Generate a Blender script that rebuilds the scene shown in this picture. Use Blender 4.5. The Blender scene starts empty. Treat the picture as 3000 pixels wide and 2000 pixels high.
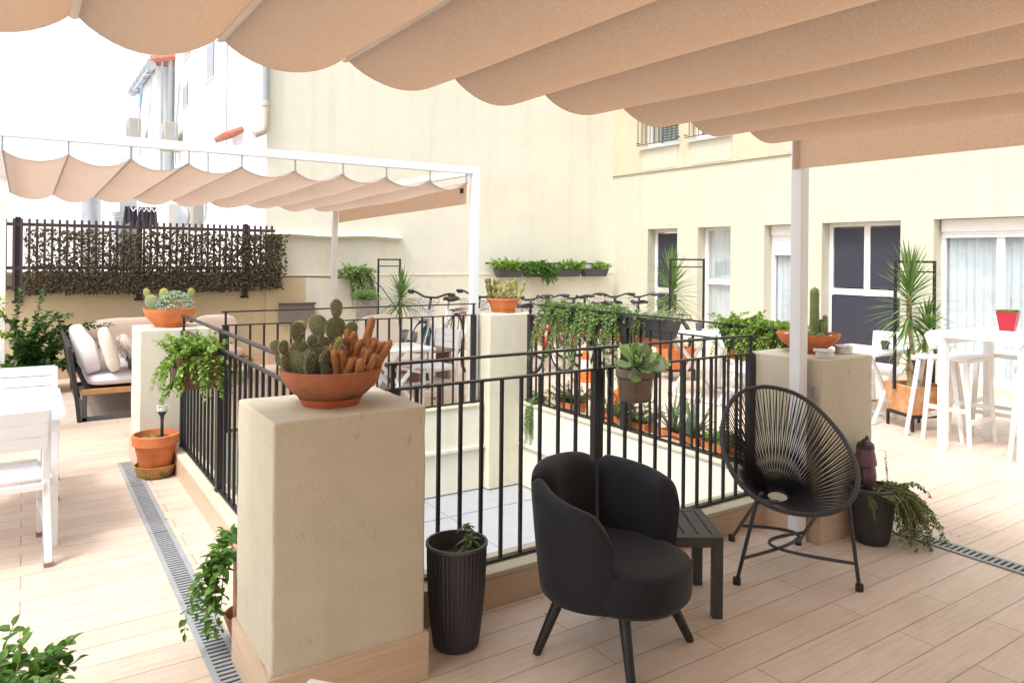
SUN_EL,SUN_AZ,SUN_E,SUN_ANG,SKY,EXPO=58,250,.95,12,.15,1.1
import bpy, bmesh, math, random
from mathutils import Vector, Matrix
R=math.radians; PI=math.pi; V=Vector
rnd=random.Random(7)
S=bpy.context.scene; COL=S.collection
# ------------------------------------------------------------------ mesh builder
class M:
    def __init__(s): s.v=[]; s.f=[]; s.sm=[]
    def add(s,vs,fs,sm=True):
        b=len(s.v); s.v+= [tuple(p) for p in vs]; s.f+=[tuple(b+i for i in f) for f in fs]; s.sm+=[sm]*len(fs); return s
    def box(s,x0,x1,y0,y1,z0,z1):
        return s.add([(x0,y0,z0),(x1,y0,z0),(x1,y1,z0),(x0,y1,z0),(x0,y0,z1),(x1,y0,z1),(x1,y1,z1),(x0,y1,z1)],
            [(0,3,2,1),(4,5,6,7),(0,1,5,4),(1,2,6,5),(2,3,7,6),(3,0,4,7)],False)
    def bar(s,a,b,w,h,up=(0,0,1)):
        a=V(a);b=V(b);d=(b-a).normalized();u=V(up)
        if abs(d.dot(u))>.95:u=V((0,1,0))
        x=d.cross(u).normalized();z=x.cross(d).normalized();x=x*w/2;z=z*h/2
        return s.add([a-x-z,a+x-z,a+x+z,a-x+z,b-x-z,b+x-z,b+x+z,b-x+z],[(0,3,2,1),(4,5,6,7),(0,1,5,4),(1,2,6,5),(2,3,7,6),(3,0,4,7)],False)
    def tube(s,path,r,n=8,closed=False,caps=True):
        P=[V(p) for p in path];k=len(P); rr=r if isinstance(r,(list,tuple)) else [r]*k
        vs=[];prev=None
        for i,p in enumerate(P):
            if closed: d=P[(i+1)%k]-P[i-1]
            else: d=P[min(i+1,k-1)]-P[max(i-1,0)]
            if d.length<1e-9:d=V((0,0,1))
            d.normalize()
            if prev is None:
                u=V((0,0,1)) if abs(d.z)<.9 else V((1,0,0)); x=d.cross(u).normalized()
            else:
                x=prev-d*prev.dot(d)
                if x.length<1e-6:x=d.orthogonal()
                x.normalize()
            prev=x;y=d.cross(x)
            for j in range(n):
                a=2*PI*j/n; vs.append(p+(x*math.cos(a)+y*math.sin(a))*rr[i])
        fs=[]
        for i in range(k if closed else k-1):
            i2=(i+1)%k
            for j in range(n):
                j2=(j+1)%n; fs.append((i*n+j,i*n+j2,i2*n+j2,i2*n+j))
        if caps and not closed: fs.append(tuple(range(n-1,-1,-1)));fs.append(tuple((k-1)*n+j for j in range(n)))
        return s.add(vs,fs)
    def lathe(s,prof,n=24,c=(0,0,0),ripple=0,sx=1,sy=1,rot=0):
        vs=[];k=len(prof)
        for r,z in prof:
            for j in range(n):
                a=2*PI*j/n+rot; q=r*(1+(ripple if j%2 else 0)); vs.append((c[0]+q*math.cos(a)*sx,c[1]+q*math.sin(a)*sy,c[2]+z))
        fs=[(i*n+j,i*n+(j+1)%n,(i+1)*n+(j+1)%n,(i+1)*n+j) for i in range(k-1) for j in range(n)]
        if prof[0][0]>1e-6: pass
        return s.add(vs,fs)
    def grid(s,fn,nu,nv,close_u=False):
        vs=[fn(i/(nu if close_u else nu),j/nv) for i in range(nu if close_u else nu+1) for j in range(nv+1)]
        m=nv+1;cu=nu
        fs=[]
        for i in range(cu):
            i2=(i+1)%nu if close_u else i+1
            for j in range(nv): fs.append((i*m+j,i2*m+j,i2*m+j+1,i*m+j+1))
        return s.add(vs,fs)
    def ell(s,c,ax,n=14,m=8,fn=None):
        """ellipsoid: ax = three half axis vectors"""
        c=V(c);X,Y,Z=[V(a) for a in ax];vs=[];fs=[]
        for i in range(m+1):
            t=PI*i/m;zz=-math.cos(t);r=math.sin(t)
            k=fn(zz) if fn else 1
            for j in range(n):
                a=2*PI*j/n; vs.append(c+X*(r*k*math.cos(a))+Y*(r*k*math.sin(a))+Z*zz)
        for i in range(m):
            for j in range(n): fs.append((i*n+j,i*n+(j+1)%n,(i+1)*n+(j+1)%n,(i+1)*n+j))
        return s.add(vs,fs)
    def cush(s,c,hx,hy,hz,p=5,n=20,m=12,rot=None):
        """soft superellipsoid cushion"""
        c=V(c);vs=[];fs=[]
        def sp(x,e): return math.copysign(abs(x)**e,x)
        e=2/p;e2=2/3.2
        for i in range(m+1):
            t=-PI/2+PI*i/m
            for j in range(n):
                a=2*PI*j/n
                q=V((hx*sp(math.cos(t),e2)*sp(math.cos(a),e),hy*sp(math.cos(t),e2)*sp(math.sin(a),e),hz*sp(math.sin(t),e2)))
                if rot: q=rot@q
                vs.append(c+q)
        for i in range(m):
            for j in range(n): fs.append((i*n+j,i*n+(j+1)%n,(i+1)*n+(j+1)%n,(i+1)*n+j))
        return s.add(vs,fs)
    def leaf(s,p,d,L,W,up=(0,0,1),fold=.25,curl=.15,seg=2):
        p=V(p);d=V(d).normalized();u=V(up)
        x=d.cross(u)
        if x.length<1e-4:x=d.orthogonal()
        x.normalize();n=x.cross(d).normalized()
        if seg<=1:
            return s.add([p,p+d*L*.5-x*W/2+n*W*fold,p+d*L-n*L*curl,p+d*L*.5+x*W/2+n*W*fold],[(0,1,2),(0,2,3)])
        a=p+d*L*.32;b=p+d*L*.68-n*L*curl*.4;t=p+d*L-n*L*curl
        vs=[p,a-x*W*.46+n*W*fold,a,a+x*W*.46+n*W*fold,b-x*W*.38+n*W*fold*.8,b,b+x*W*.38+n*W*fold*.8,t]
        return s.add(vs,[(0,1,2),(0,2,3),(1,4,5,2),(2,5,6,3),(4,7,5),(5,7,6)])
    def blade(s,p,d,L,W,droop=.2,seg=5,up=(0,0,1)):
        p=V(p);d=V(d).normalized();x=d.cross(V(up))
        if x.length<1e-3:x=V((1,0,0))
        x.normalize();n=x.cross(d).normalized();vs=[]
        for i in range(seg+1):
            t=i/seg; w=W*(1-t**2.2)*(.55+.45*min(1,t*4))
            q=p+d*L*t+V((0,0,-1))*droop*L*t*t
            vs+= [q-x*w/2+n*w*.18,q,q+x*w/2+n*w*.18]
        fs=[]
        for i in range(seg):
            for j in (0,1): fs.append((i*3+j,(i+1)*3+j,(i+1)*3+j+1,i*3+j+1))
        return s.add(vs,fs)
    def build(s,name,mat,parent=None,loc=(0,0,0),bevel=0,sharp=38,solid=0,sub=0,rz=0):
        me=bpy.data.meshes.new(name); me.from_pydata(s.v,[],s.f)
        bm=bmesh.new();bm.from_mesh(me)
        bm.faces.ensure_lookup_table()
        for i,f in enumerate(bm.faces): f.smooth=True
        if sharp<180:
            for e in bm.edges:
                if len(e.link_faces)==2 and e.calc_face_angle(0)>R(sharp): e.smooth=False
        bm.to_mesh(me);bm.free();me.update()
        o=bpy.data.objects.new(name,me);COL.objects.link(o)
        if isinstance(mat,(list,tuple)):
            for q in mat: me.materials.append(q)
        else: me.materials.append(mat)
        o.location=loc;o.rotation_euler[2]=rz
        if parent: o.parent=parent
        if solid:
            m=o.modifiers.new('s','SOLIDIFY');m.thickness=solid;m.offset=0
        if bevel:
            m=o.modifiers.new('b','BEVEL');m.width=bevel;m.segments=2;m.limit_method='ANGLE';m.angle_limit=R(40)
        if sub:
            m=o.modifiers.new('u','SUBSURF');m.levels=sub;m.render_levels=sub
        return o
def tag(o,label=None,cat=None,group=None,kind=None):
    if label:o['label']=label
    if cat:o['category']=cat
    if group:o['group']=group
    if kind:o['kind']=kind
    return o
def thing(name,label,cat,loc=(0,0,0),rz=0,group=None):
    o=bpy.data.objects.new(name,None);COL.objects.link(o);o.location=loc;o.rotation_euler=(0,0,rz);o.empty_display_size=.1
    return tag(o,label,cat,group)
def dup(root,loc,rz,label,group=None,skip=()):
    r=root.copy();COL.objects.link(r);r.location=loc;r.rotation_euler=(0,0,rz);r['label']=label
    if group:r['group']=group
    for ch in root.children:
        if ch in skip: continue
        c=ch.copy();COL.objects.link(c);c.parent=r
        for g in ch.children:
            d=g.copy();COL.objects.link(d);d.parent=c
    return r
# ------------------------------------------------------------------ materials
def nmat(name):
    m=bpy.data.materials.new(name);m.use_nodes=True;nt=m.node_tree
    b=nt.nodes['Principled BSDF'];return m,nt,b
def N(nt,t,**k):
    n=nt.nodes.new(t)
    for a,b in k.items():
        if a in n.inputs.keys() if isinstance(a,str) else False: n.inputs[a].default_value=b
        else: setattr(n,a,b)
    return n
def noise(nt,scale,detail=4,vec=None,rough=.55):
    n=nt.nodes.new('ShaderNodeTexNoise');n.inputs['Scale'].default_value=scale;n.inputs['Detail'].default_value=detail;n.inputs['Roughness'].default_value=rough
    if vec:nt.links.new(vec,n.inputs['Vector'])
    return n
def ramp(nt,src,stops):
    r=nt.nodes.new('ShaderNodeValToRGB');nt.links.new(src,r.inputs[0]);e=r.color_ramp.elements
    while len(e)<len(stops):e.new(.5)
    for i,(p,c) in enumerate(stops): e[i].position=p;e[i].color=(*c,1) if len(c)==3 else c
    return r
def mix(nt,a,b,fac,mode='MIX'):
    m=nt.nodes.new('ShaderNodeMix');m.data_type='RGBA';m.blend_type=mode
    for inp,v in ((m.inputs[0],fac),(m.inputs[6],a),(m.inputs[7],b)):
        if hasattr(v,'is_linked') or hasattr(v,'links'): nt.links.new(v,inp)
        elif isinstance(v,(int,float)): inp.default_value=v
        else: inp.default_value=(*v,1)
    return m.outputs[2]
def bump(nt,b,h,dist=.002,strength=.6):
    n=nt.nodes.new('ShaderNodeBump');n.inputs['Distance'].default_value=dist;n.inputs['Strength'].default_value=strength
    nt.links.new(h,n.inputs['Height']);nt.links.new(n.outputs[0],b.inputs['Normal'])
def coord(nt,which='Object'): return nt.nodes.new('ShaderNodeTexCoord').outputs[which]
def sca(c,k): return tuple(x*k for x in c)
def basic(name,col,rough=.5,metal=0,var=.08,vs=6,bd=0,bs=60,spec=.5,coat=0,sheen=0):
    m,nt,b=nmat(name);c=coord(nt)
    n=noise(nt,vs,5,c);r=ramp(nt,n.outputs['Fac'],[(.3,sca(col,1-var)),(.7,sca(col,1+var*.6))])
    nt.links.new(r.outputs[0],b.inputs['Base Color'])
    b.inputs['Roughness'].default_value=rough;b.inputs['Metallic'].default_value=metal;b.inputs['Specular IOR Level'].default_value=spec
    if coat:b.inputs['Coat Weight'].default_value=coat
    if sheen:b.inputs['Sheen Weight'].default_value=sheen
    if bd: bump(nt,b,noise(nt,bs,6,c).outputs['Fac'],bd)
    return m
def plaster(name,col,stain=.12,bd=.004,bs=55,stains=.22,dirt=(.25,.21,.15),dirt_amt=0):
    m,nt,b=nmat(name);c=coord(nt)
    n1=noise(nt,1.1,6,c);n2=noise(nt,bs,5,c,.6);n3=noise(nt,9,6,c)
    r=ramp(nt,n1.outputs['Fac'],[(.3,sca(col,1-stain)),(.7,col)])
    o=mix(nt,r.outputs[0],ramp(nt,n3.outputs['Fac'],[(.35,(.86,.85,.82)),(.6,(1,1,1))]).outputs[0],stains,'MULTIPLY')
    mq=nt.nodes.new('ShaderNodeMapping');nt.links.new(c,mq.inputs[0]);mq.inputs['Scale'].default_value=(2.2,2.2,.12)
    n5=noise(nt,2.5,5,mq.outputs[0],.6);o=mix(nt,o,ramp(nt,n5.outputs['Fac'],[(.30,(.90,.89,.86)),(.48,(1,1,1))]).outputs[0],.55,'MULTIPLY')
    if dirt_amt:
        mp=nt.nodes.new('ShaderNodeMapping');nt.links.new(c,mp.inputs[0]);mp.inputs['Scale'].default_value=(3,3,1.3)
        n4=noise(nt,7,8,mp.outputs[0],.72)
        f=ramp(nt,n4.outputs['Fac'],[(.6,(0,0,0)),(.74,(dirt_amt,)*3)])
        o=mix(nt,o,dirt,f.outputs[0])
    nt.links.new(o,b.inputs['Base Color']);b.inputs['Roughness'].default_value=.9;b.inputs['Specular IOR Level'].default_value=.2
    bump(nt,b,n2.outputs['Fac'],bd,.7);return m
def foliage(name,cols,rough=.45,trans=.3,tcol=None,spec=.4):
    """per leaf colour from random per island"""
    m,nt,b=nmat(name)
    g=nt.nodes.new('ShaderNodeNewGeometry');k=len(cols)
    r=ramp(nt,g.outputs['Random Per Island'],[((i/(k-1)) if k>1 else 0,c) for i,c in enumerate(cols)])
    nt.links.new(r.outputs[0],b.inputs['Base Color']);b.inputs['Roughness'].default_value=rough;b.inputs['Specular IOR Level'].default_value=spec
    if trans:
        t=nt.nodes.new('ShaderNodeBsdfTranslucent');mm=mix(nt,r.outputs[0],(1.0,1.25,.6),1,'MULTIPLY');nt.links.new(mm,t.inputs[0])
        s=nt.nodes.new('ShaderNodeMixShader');s.inputs[0].default_value=trans
        nt.links.new(b.outputs[0],s.inputs[1]);nt.links.new(t.outputs[0],s.inputs[2]);nt.links.new(s.outputs[0],nt.nodes['Material Output'].inputs[0])
    return m
def floor_mat():
    m,nt,b=nmat('floor_tile');c=coord(nt)
    br=nt.nodes.new('ShaderNodeTexBrick');nt.links.new(c,br.inputs['Vector'])
    br.offset=.37;br.offset_frequency=2
    for k,v in (('Scale',1),('Mortar Size',.003),('Mortar Smooth',.2),('Bias',0),('Brick Width',1.2),('Row Height',.155)): br.inputs[k].default_value=v
    br.inputs['Color1'].default_value=(.64,.515,.42,1);br.inputs['Color2'].default_value=(.71,.58,.485,1);br.inputs['Mortar'].default_value=(.40,.30,.23,1)
    mp=nt.nodes.new('ShaderNodeMapping');nt.links.new(c,mp.inputs[0]);mp.inputs['Scale'].default_value=(1.6,26,1)
    g=noise(nt,2.2,8,mp.outputs[0],.62)
    gr=ramp(nt,g.outputs['Fac'],[(.3,(.83,.80,.77)),(.55,(1,1,1)),(.8,(1.04,1.03,1.0))])
    o=mix(nt,br.outputs['Color'],gr.outputs[0],.8,'MULTIPLY')
    n=noise(nt,1.3,9,c,.72);o=mix(nt,o,ramp(nt,n.outputs['Fac'],[(.32,(.86,.85,.84)),(.5,(1,1,1)),(.7,(1.03,1.02,1.02))]).outputs[0],.8,'MULTIPLY')
    nt.links.new(o,b.inputs['Base Color'])
    rr=ramp(nt,g.outputs['Fac'],[(.3,(.5,)*3),(.7,(.36,)*3)]);nt.links.new(rr.outputs[0],b.inputs['Roughness'])
    b.inputs['Specular IOR Level'].default_value=.4
    mp2=nt.nodes.new('ShaderNodeMath');mp2.operation='MULTIPLY_ADD';nt.links.new(br.outputs['Fac'],mp2.inputs[0]);mp2.inputs[1].default_value=-1.0
    ml=nt.nodes.new('ShaderNodeMath');ml.operation='MULTIPLY';nt.links.new(g.outputs['Fac'],ml.inputs[0]);ml.inputs[1].default_value=.35
    nt.links.new(ml.outputs[0],mp2.inputs[2])
    bump(nt,b,mp2.outputs[0],.0015,.6)
    return m
def skirt_mat():
    m,nt,b=nmat('skirting_tile');c=coord(nt)
    mp=nt.nodes.new('ShaderNodeMapping');nt.links.new(c,mp.inputs[0]);mp.inputs['Scale'].default_value=(1.5,1.5,40)
    g=noise(nt,2,6,mp.outputs[0]);r=ramp(nt,g.outputs['Fac'],[(.3,(.50,.36,.25)),(.7,(.62,.47,.34))])
    nt.links.new(r.outputs[0],b.inputs['Base Color']);b.inputs['Roughness'].default_value=.45;return m
def fabric_translucent(name,col,tcol,tr=.5):
    m,nt,b=nmat(name);c=coord(nt)
    n=noise(nt,2.5,5,c);n2=noise(nt,170,3,c,.7)
    r=ramp(nt,n.outputs['Fac'],[(.3,sca(col,.93)),(.7,col)])
    o=mix(nt,r.outputs[0],ramp(nt,n2.outputs['Fac'],[(.35,(.80,.79,.77)),(.62,(1,1,1))]).outputs[0],.7,'MULTIPLY')
    nt.links.new(o,b.inputs['Base Color']);b.inputs['Roughness'].default_value=.95;b.inputs['Specular IOR Level'].default_value=.1
    t=nt.nodes.new('ShaderNodeBsdfTranslucent');tm=mix(nt,tcol,ramp(nt,n2.outputs['Fac'],[(.35,(.70,.68,.66)),(.65,(1.05,1.05,1.05))]).outputs[0],.8,'MULTIPLY');nt.links.new(tm,t.inputs[0])
    s=nt.nodes.new('ShaderNodeMixShader');s.inputs[0].default_value=tr
    nt.links.new(b.outputs[0],s.inputs[1]);nt.links.new(t.outputs[0],s.inputs[2]);nt.links.new(s.outputs[0],nt.nodes['Material Output'].inputs[0])
    n7=noise(nt,5,4,c,.6);ad=nt.nodes.new('ShaderNodeMath');ad.operation='MULTIPLY_ADD';nt.links.new(n7.outputs['Fac'],ad.inputs[0]);ad.inputs[1].default_value=9;nt.links.new(n2.outputs['Fac'],ad.inputs[2]);bump(nt,b,ad.outputs[0],.0012,.5);return m
def terracotta(name,col,moss=0,pale=0):
    m,nt,b=nmat(name);c=coord(nt);n=noise(nt,9,7,c,.65)
    r=ramp(nt,n.outputs['Fac'],[(.3,sca(col,.75)),(.55,col),(.8,sca(col,1.18))]);o=r.outputs[0]
    if moss:
        n2=noise(nt,11,8,c,.7);sx=nt.nodes.new('ShaderNodeSeparateXYZ');nt.links.new(c,sx.inputs[0])
        mr=nt.nodes.new('ShaderNodeMapRange');nt.links.new(sx.outputs[2],mr.inputs[0]);mr.inputs[1].default_value=.1;mr.inputs[2].default_value=.0;mr.inputs[3].default_value=0;mr.inputs[4].default_value=.35
        ad=nt.nodes.new('ShaderNodeMath');ad.operation='ADD';nt.links.new(n2.outputs['Fac'],ad.inputs[0]);nt.links.new(mr.outputs[0],ad.inputs[1])
        f=ramp(nt,ad.outputs[0],[(.66,(0,0,0)),(.86,(moss,)*3)]);o=mix(nt,o,(.10,.09,.03),f.outputs[0])
    if pale:
        n3=noise(nt,6,6,c,.7);f=ramp(nt,n3.outputs['Fac'],[(.45,(0,0,0)),(.62,(pale,)*3)]);o=mix(nt,o,(.68,.48,.32),f.outputs[0])
    nt.links.new(o,b.inputs['Base Color']);b.inputs['Roughness'].default_value=.8;b.inputs['Specular IOR Level'].default_value=.25
    bump(nt,b,noise(nt,80,4,c).outputs['Fac'],.001);return m
def glass_mat(name,tint=(.90,.94,.95),refl=.5,alpha=.35):
    m,nt,b=nmat(name)
    tr=nt.nodes.new('ShaderNodeBsdfTransparent');tr.inputs[0].default_value=(*tint,1)
    gl=nt.nodes.new('ShaderNodeBsdfGlossy');gl.inputs['Roughness'].default_value=.03
    fr=nt.nodes.new('ShaderNodeFresnel');fr.inputs[0].default_value=1.5
    ad=nt.nodes.new('ShaderNodeMath');ad.operation='ADD';ad.inputs[1].default_value=.06;nt.links.new(fr.outputs[0],ad.inputs[0])
    s=nt.nodes.new('ShaderNodeMixShader');nt.links.new(ad.outputs[0],s.inputs[0]);nt.links.new(tr.outputs[0],s.inputs[1]);nt.links.new(gl.outputs[0],s.inputs[2])
    nt.links.new(s.outputs[0],nt.nodes['Material Output'].inputs[0]);return m
MT={}
MT['floor']=floor_mat();MT['skirt']=skirt_mat()
MT['pier']=plaster('pier_plaster',(.63,.575,.45),.12,.008,130,dirt_amt=.85)
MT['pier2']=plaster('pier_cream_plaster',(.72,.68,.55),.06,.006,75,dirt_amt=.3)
MT['wall']=plaster('cream_plaster',(.77,.755,.65),.07,.002,40)
MT['wall2']=plaster('facade_plaster',(.60,.58,.475),.06,.002,40)
MT['ochre']=plaster('upper_plaster',(.64,.57,.42),.12,.002,40)
MT['capstone']=plaster('cap_stone',(.66,.60,.46),.15,.002,60,dirt_amt=.5)
MT['white_wall']=plaster('white_plaster',(.82,.82,.82),.03,.002,30)
MT['wall_shaded']=plaster('shaded_cream_plaster',(.66,.55,.36),.08,.002,40)  # cream wall with canopy shade and warm bounce put into its colour
MT['well_floor']=basic('well_floor',(.36,.38,.42),.25,var=.05)
MT['black']=basic('black_metal',(.018,.018,.021),.42,0,.2,40,spec=.5)
MT['white']=basic('white_metal',(.80,.81,.83),.35,var=.02)
MT['plastic']=basic('white_plastic',(.78,.78,.77),.4,var=.02)
MT['pvc']=basic('white_pvc',(.82,.82,.82),.3,var=.02)
MT['terra']=terracotta('terracotta',(.62,.20,.075))
MT['terra_old']=terracotta('terracotta_old',(.36,.13,.065),moss=.85)
MT['terra_red']=terracotta('terracotta_saucer',(.50,.13,.055))
MT['terra_pale']=terracotta('terracotta_pale',(.62,.30,.13),pale=.8)
MT['terra_brown']=terracotta('terracotta_brown',(.38,.19,.12),pale=.4)
MT['mossy']=terracotta('mossy_saucer',(.42,.22,.07),moss=.9)
MT['clay']=terracotta('taupe_clay',(.23,.18,.14))
MT['greyclay']=terracotta('grey_clay',(.45,.40,.38))
MT['soil']=basic('soil',(.06,.045,.035),.95,var=.5,vs=60,bd=.004,bs=90)
MT['blackfab']=basic('black_fabric',(.012,.013,.018),.72,var=.3,vs=3,bd=.006,bs=11,sheen=.08,spec=.3)
MT['blackplas']=basic('black_plastic',(.03,.03,.034),.38,var=.1)
MT['greypl']=basic('grey_plastic',(.075,.075,.08),.5,var=.12)
MT['sidetbl']=basic('anthracite',(.045,.047,.052),.45,var=.06)
MT['creamfab']=basic('cream_fabric',(.72,.58,.50),.9,var=.04,bd=.0005,bs=300)
MT['creamfab2']=basic('ivory_fabric',(.76,.70,.62),.9,var=.05,bd=.001,bs=120)
MT['lilac']=basic('lilac_fabric',(.68,.64,.68),.9,var=.05,bd=.001,bs=120)
MT['blanket']=basic('grey_blanket',(.13,.12,.15),.95,var=.3,vs=50,bd=.003,bs=120)
MT['wood']=basic('teak',(.42,.22,.09),.5,var=.25,vs=14)
MT['boxwood']=basic('stained_planter_wood',(.17,.075,.06),.6,var=.3,vs=12,bd=.001)
MT['picket']=basic('picket_metal',(.075,.05,.052),.5)
MT['hatch']=basic('hatch_grey',(.22,.18,.17),.6)
MT['rope']=basic('dark_rope',(.035,.03,.035),.8,var=.2)
MT['canopy']=fabric_translucent('canopy_fabric',(.39,.37,.36),(.52,.30,.165),.38)
MT['canopy2']=fabric_translucent('far_canopy_fabric',(.64,.52,.45),(.60,.45,.36),.42)
MT['valance']=fabric_translucent('valance_fabric',(.58,.50,.44),(.85,.60,.45),.62)
MT['joint']=basic('panel_joint',(.30,.31,.33),.6)
MT['seam']=basic('seam_tape',(.62,.58,.52),.8)
MT['grate']=basic('grey_grate',(.33,.35,.37),.45,var=.1)
MT['gratedark']=basic('drain_channel',(.03,.03,.03),.9)
MT['leaf']=foliage('leaf_green',[(.04,.11,.018),(.08,.19,.025),(.15,.28,.05),(.06,.15,.025)])
MT['leafdark']=foliage('leaf_dark',[(.025,.075,.018),(.05,.13,.03),(.09,.20,.045),(.04,.10,.025)],.35)
MT['leaflight']=foliage('leaf_light',[(.18,.30,.045),(.28,.42,.07),(.12,.22,.04),(.40,.50,.16)])
MT['leafgrey']=foliage('leaf_sage',[(.14,.24,.07),(.22,.34,.12),(.10,.19,.04),(.34,.44,.20),(.25,.24,.10)])
MT['leafyel']=foliage('leaf_yellow',[(.45,.48,.04),(.55,.55,.06),(.2,.35,.04)])
MT['leafred']=foliage('leaf_mixed',[(.10,.17,.04),(.16,.22,.06),(.22,.14,.06),(.13,.20,.05),(.08,.12,.03)])
MT['leafmix']=foliage('straggly_leaves',[(.07,.15,.035),(.12,.20,.05),(.06,.12,.03),(.20,.13,.05),(.16,.24,.07)])
MT['ivybrown']=foliage('faux_ivy',[(.07,.05,.032),(.12,.085,.055),(.07,.065,.032),(.17,.13,.085),(.04,.03,.024),(.09,.09,.04)],.6,.15)
MT['stem']=basic('green_stem',(.14,.16,.06),.7,var=.2)
MT['brownstem']=basic('woody_stem',(.22,.15,.09),.85,var=.3,vs=30,bd=.002)
MT['vinestem']=basic('pale_vine_stem',(.42,.36,.20),.7,var=.2)
MT['yucca']=foliage('yucca_blades',[(.06,.13,.035),(.13,.24,.07),(.24,.34,.12),(.10,.20,.05),(.34,.42,.20)],.4,.25)
MT['trunk']=basic('yucca_trunk',(.48,.34,.22),.85,var=.25,vs=25,bd=.003)
MT['aeon']=foliage('aeonium',[(.24,.42,.12),(.34,.52,.18),(.46,.60,.32)],.35,.2)
MT['aeonpale']=foliage('aeonium_pale',[(.38,.46,.30),(.30,.44,.22),(.46,.48,.36)],.4,.2)
MT['pad']=basic('opuntia_pad',(.13,.145,.055),.75,var=.3,vs=14,bd=.003,bs=110)
MT['padlight']=basic('opuntia_yellow',(.30,.30,.08),.7,var=.3,vs=12,bd=.003,bs=110)
MT['padsage']=basic('opuntia_sage',(.28,.31,.15),.7,var=.2,vs=12,bd=.003,bs=110)
MT['spine']=basic('spines_pale',(.50,.44,.32),.8)
MT['finger']=basic('finger_cactus',(.40,.17,.06),.75,var=.3,vs=30,bd=.003,bs=150)
MT['spineor']=basic('spines_orange',(.58,.28,.12),.7,var=.2)
MT['column']=basic('column_cactus',(.17,.24,.07),.6,var=.25,vs=8)
MT['echev']=foliage('blue_sedum',[(.42,.54,.42),(.52,.62,.52),(.60,.68,.58)],.6,.15)
MT['aloe']=foliage('aloe_leaves',[(.20,.28,.17),(.28,.36,.24),(.16,.24,.12)],.45,.1)
MT['glass']=glass_mat('window_glass')
MT['curtain']=basic('curtain',(.66,.70,.73),.9,var=.08,vs=3)
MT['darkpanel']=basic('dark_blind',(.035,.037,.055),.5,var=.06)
MT['bluepanel']=basic('blue_panel',(.16,.22,.25),.5)
MT['shutter']=basic('teal_shutter',(.15,.24,.25),.6)
MT['iron']=basic('old_iron',(.10,.09,.09),.6)
MT['redpot']=basic('red_glaze',(.40,.01,.025),.3)
MT['owlp']=basic('mauve_ceramic',(.15,.065,.095),.45,var=.3,vs=90,bd=.004,bs=90)
MT['owld']=basic('dark_ceramic',(.035,.028,.03),.4,var=.3,vs=40,bd=.003)
MT['owlw']=basic('pale_ceramic',(.62,.60,.55),.5)
MT['ash']=basic('white_ceramic',(.70,.69,.66),.4,var=.05)
MT['chrome']=basic('brushed_metal',(.5,.5,.52),.3,1)
MT['lampglass']=basic('lamp_diffuser',(.66,.72,.72),.12,var=.02,coat=.5)
MT['solar']=basic('solar_cell',(.01,.02,.04),.1)
MT['tyre']=basic('tyre',(.015,.015,.016),.7)
MT['bikewhite']=basic('bike_white',(.78,.79,.80),.25)
MT['bikered']=basic('bike_red',(.35,.02,.03),.3)
MT['bikeblack']=basic('bike_black',(.02,.02,.025),.3)
MT['redref']=basic('red_reflector',(.6,.01,.02),.2)
MT['orange']=basic('orange_plastic',(.75,.17,.02),.4)
MT['green']=basic('green_plastic',(.02,.24,.12),.35)
MT['teal']=basic('teal_hose',(.02,.28,.33),.35)
MT['galv']=basic('galvanised',(.42,.44,.47),.4,.6,.15)
MT['drainp']=basic('grey_pipe',(.33,.35,.38),.5)
MT['cream_pipe']=basic('beige_pipe',(.50,.45,.38),.6)
MT['rooftile']=basic('roof_tile',(.45,.17,.11),.8,var=.3,vs=20)
MT['ac']=basic('ac_housing',(.36,.34,.30),.5)
MT['cable']=basic('black_cable',(.02,.02,.02),.6)
MT['cloth_dark']=basic('dark_laundry',(.05,.04,.055),.9)
MT['cloth_blue']=basic('blue_laundry',(.15,.35,.62),.9)
MT['palew']=basic('pale_wood',(.30,.19,.15),.7,var=.2)
# ------------------------------------------------------------------ setting
def sheet(m,x0,x1,y0,y1,z): return m.add([(x0,y0,z),(x1,y0,z),(x1,y1,z),(x0,y1,z)],[(0,1,2,3)])
m=M();WX0,WX1,WY0,WY1=1.06,4.13,3.0,6.12
FX0,FX1,FY0,FY1=-6,9.72,-5,10.83
sheet(m,FX0,WX0,FY0,FY1,0);sheet(m,WX1,FX1,FY0,FY1,0);sheet(m,WX0,WX1,FY0,WY0,0);sheet(m,WX0,WX1,WY1,FY1,0)
tag(m.build('terrace_floor',MT['floor']),kind='structure')
m=M();sheet(m,WX0-.3,WX1+.4,WY0-.3,WY1+.5,-.67);tag(m.build('light_well_floor',MT['well_floor']),kind='structure')
m=M()
for y in(3.9,4.75,5.6): m.box(WX0,WX1,y-.004,y+.004,-.6695,-.666)
for x in(2.08,3.1): 
    for y0,y1 in((3.0,3.895),(3.905,4.745),(4.755,5.595),(5.605,6.12)): m.box(x-.004,x+.004,y0,y1,-.6695,-.666)
tag(m.build('light_well_joints',MT['joint']),kind='structure')
m=M();sheet(m,-300,300,-300,300,-3.2);tag(m.build('ground',basic('far_ground',(.4,.38,.34),.9)),kind='structure')
m=M();m.box(-9,2.86,11.06,30,-3,1.0);tag(m.build('neighbour_roof_terrace',basic('neighbour_roof',(.72,.71,.69),.8)),kind='structure')
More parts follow.
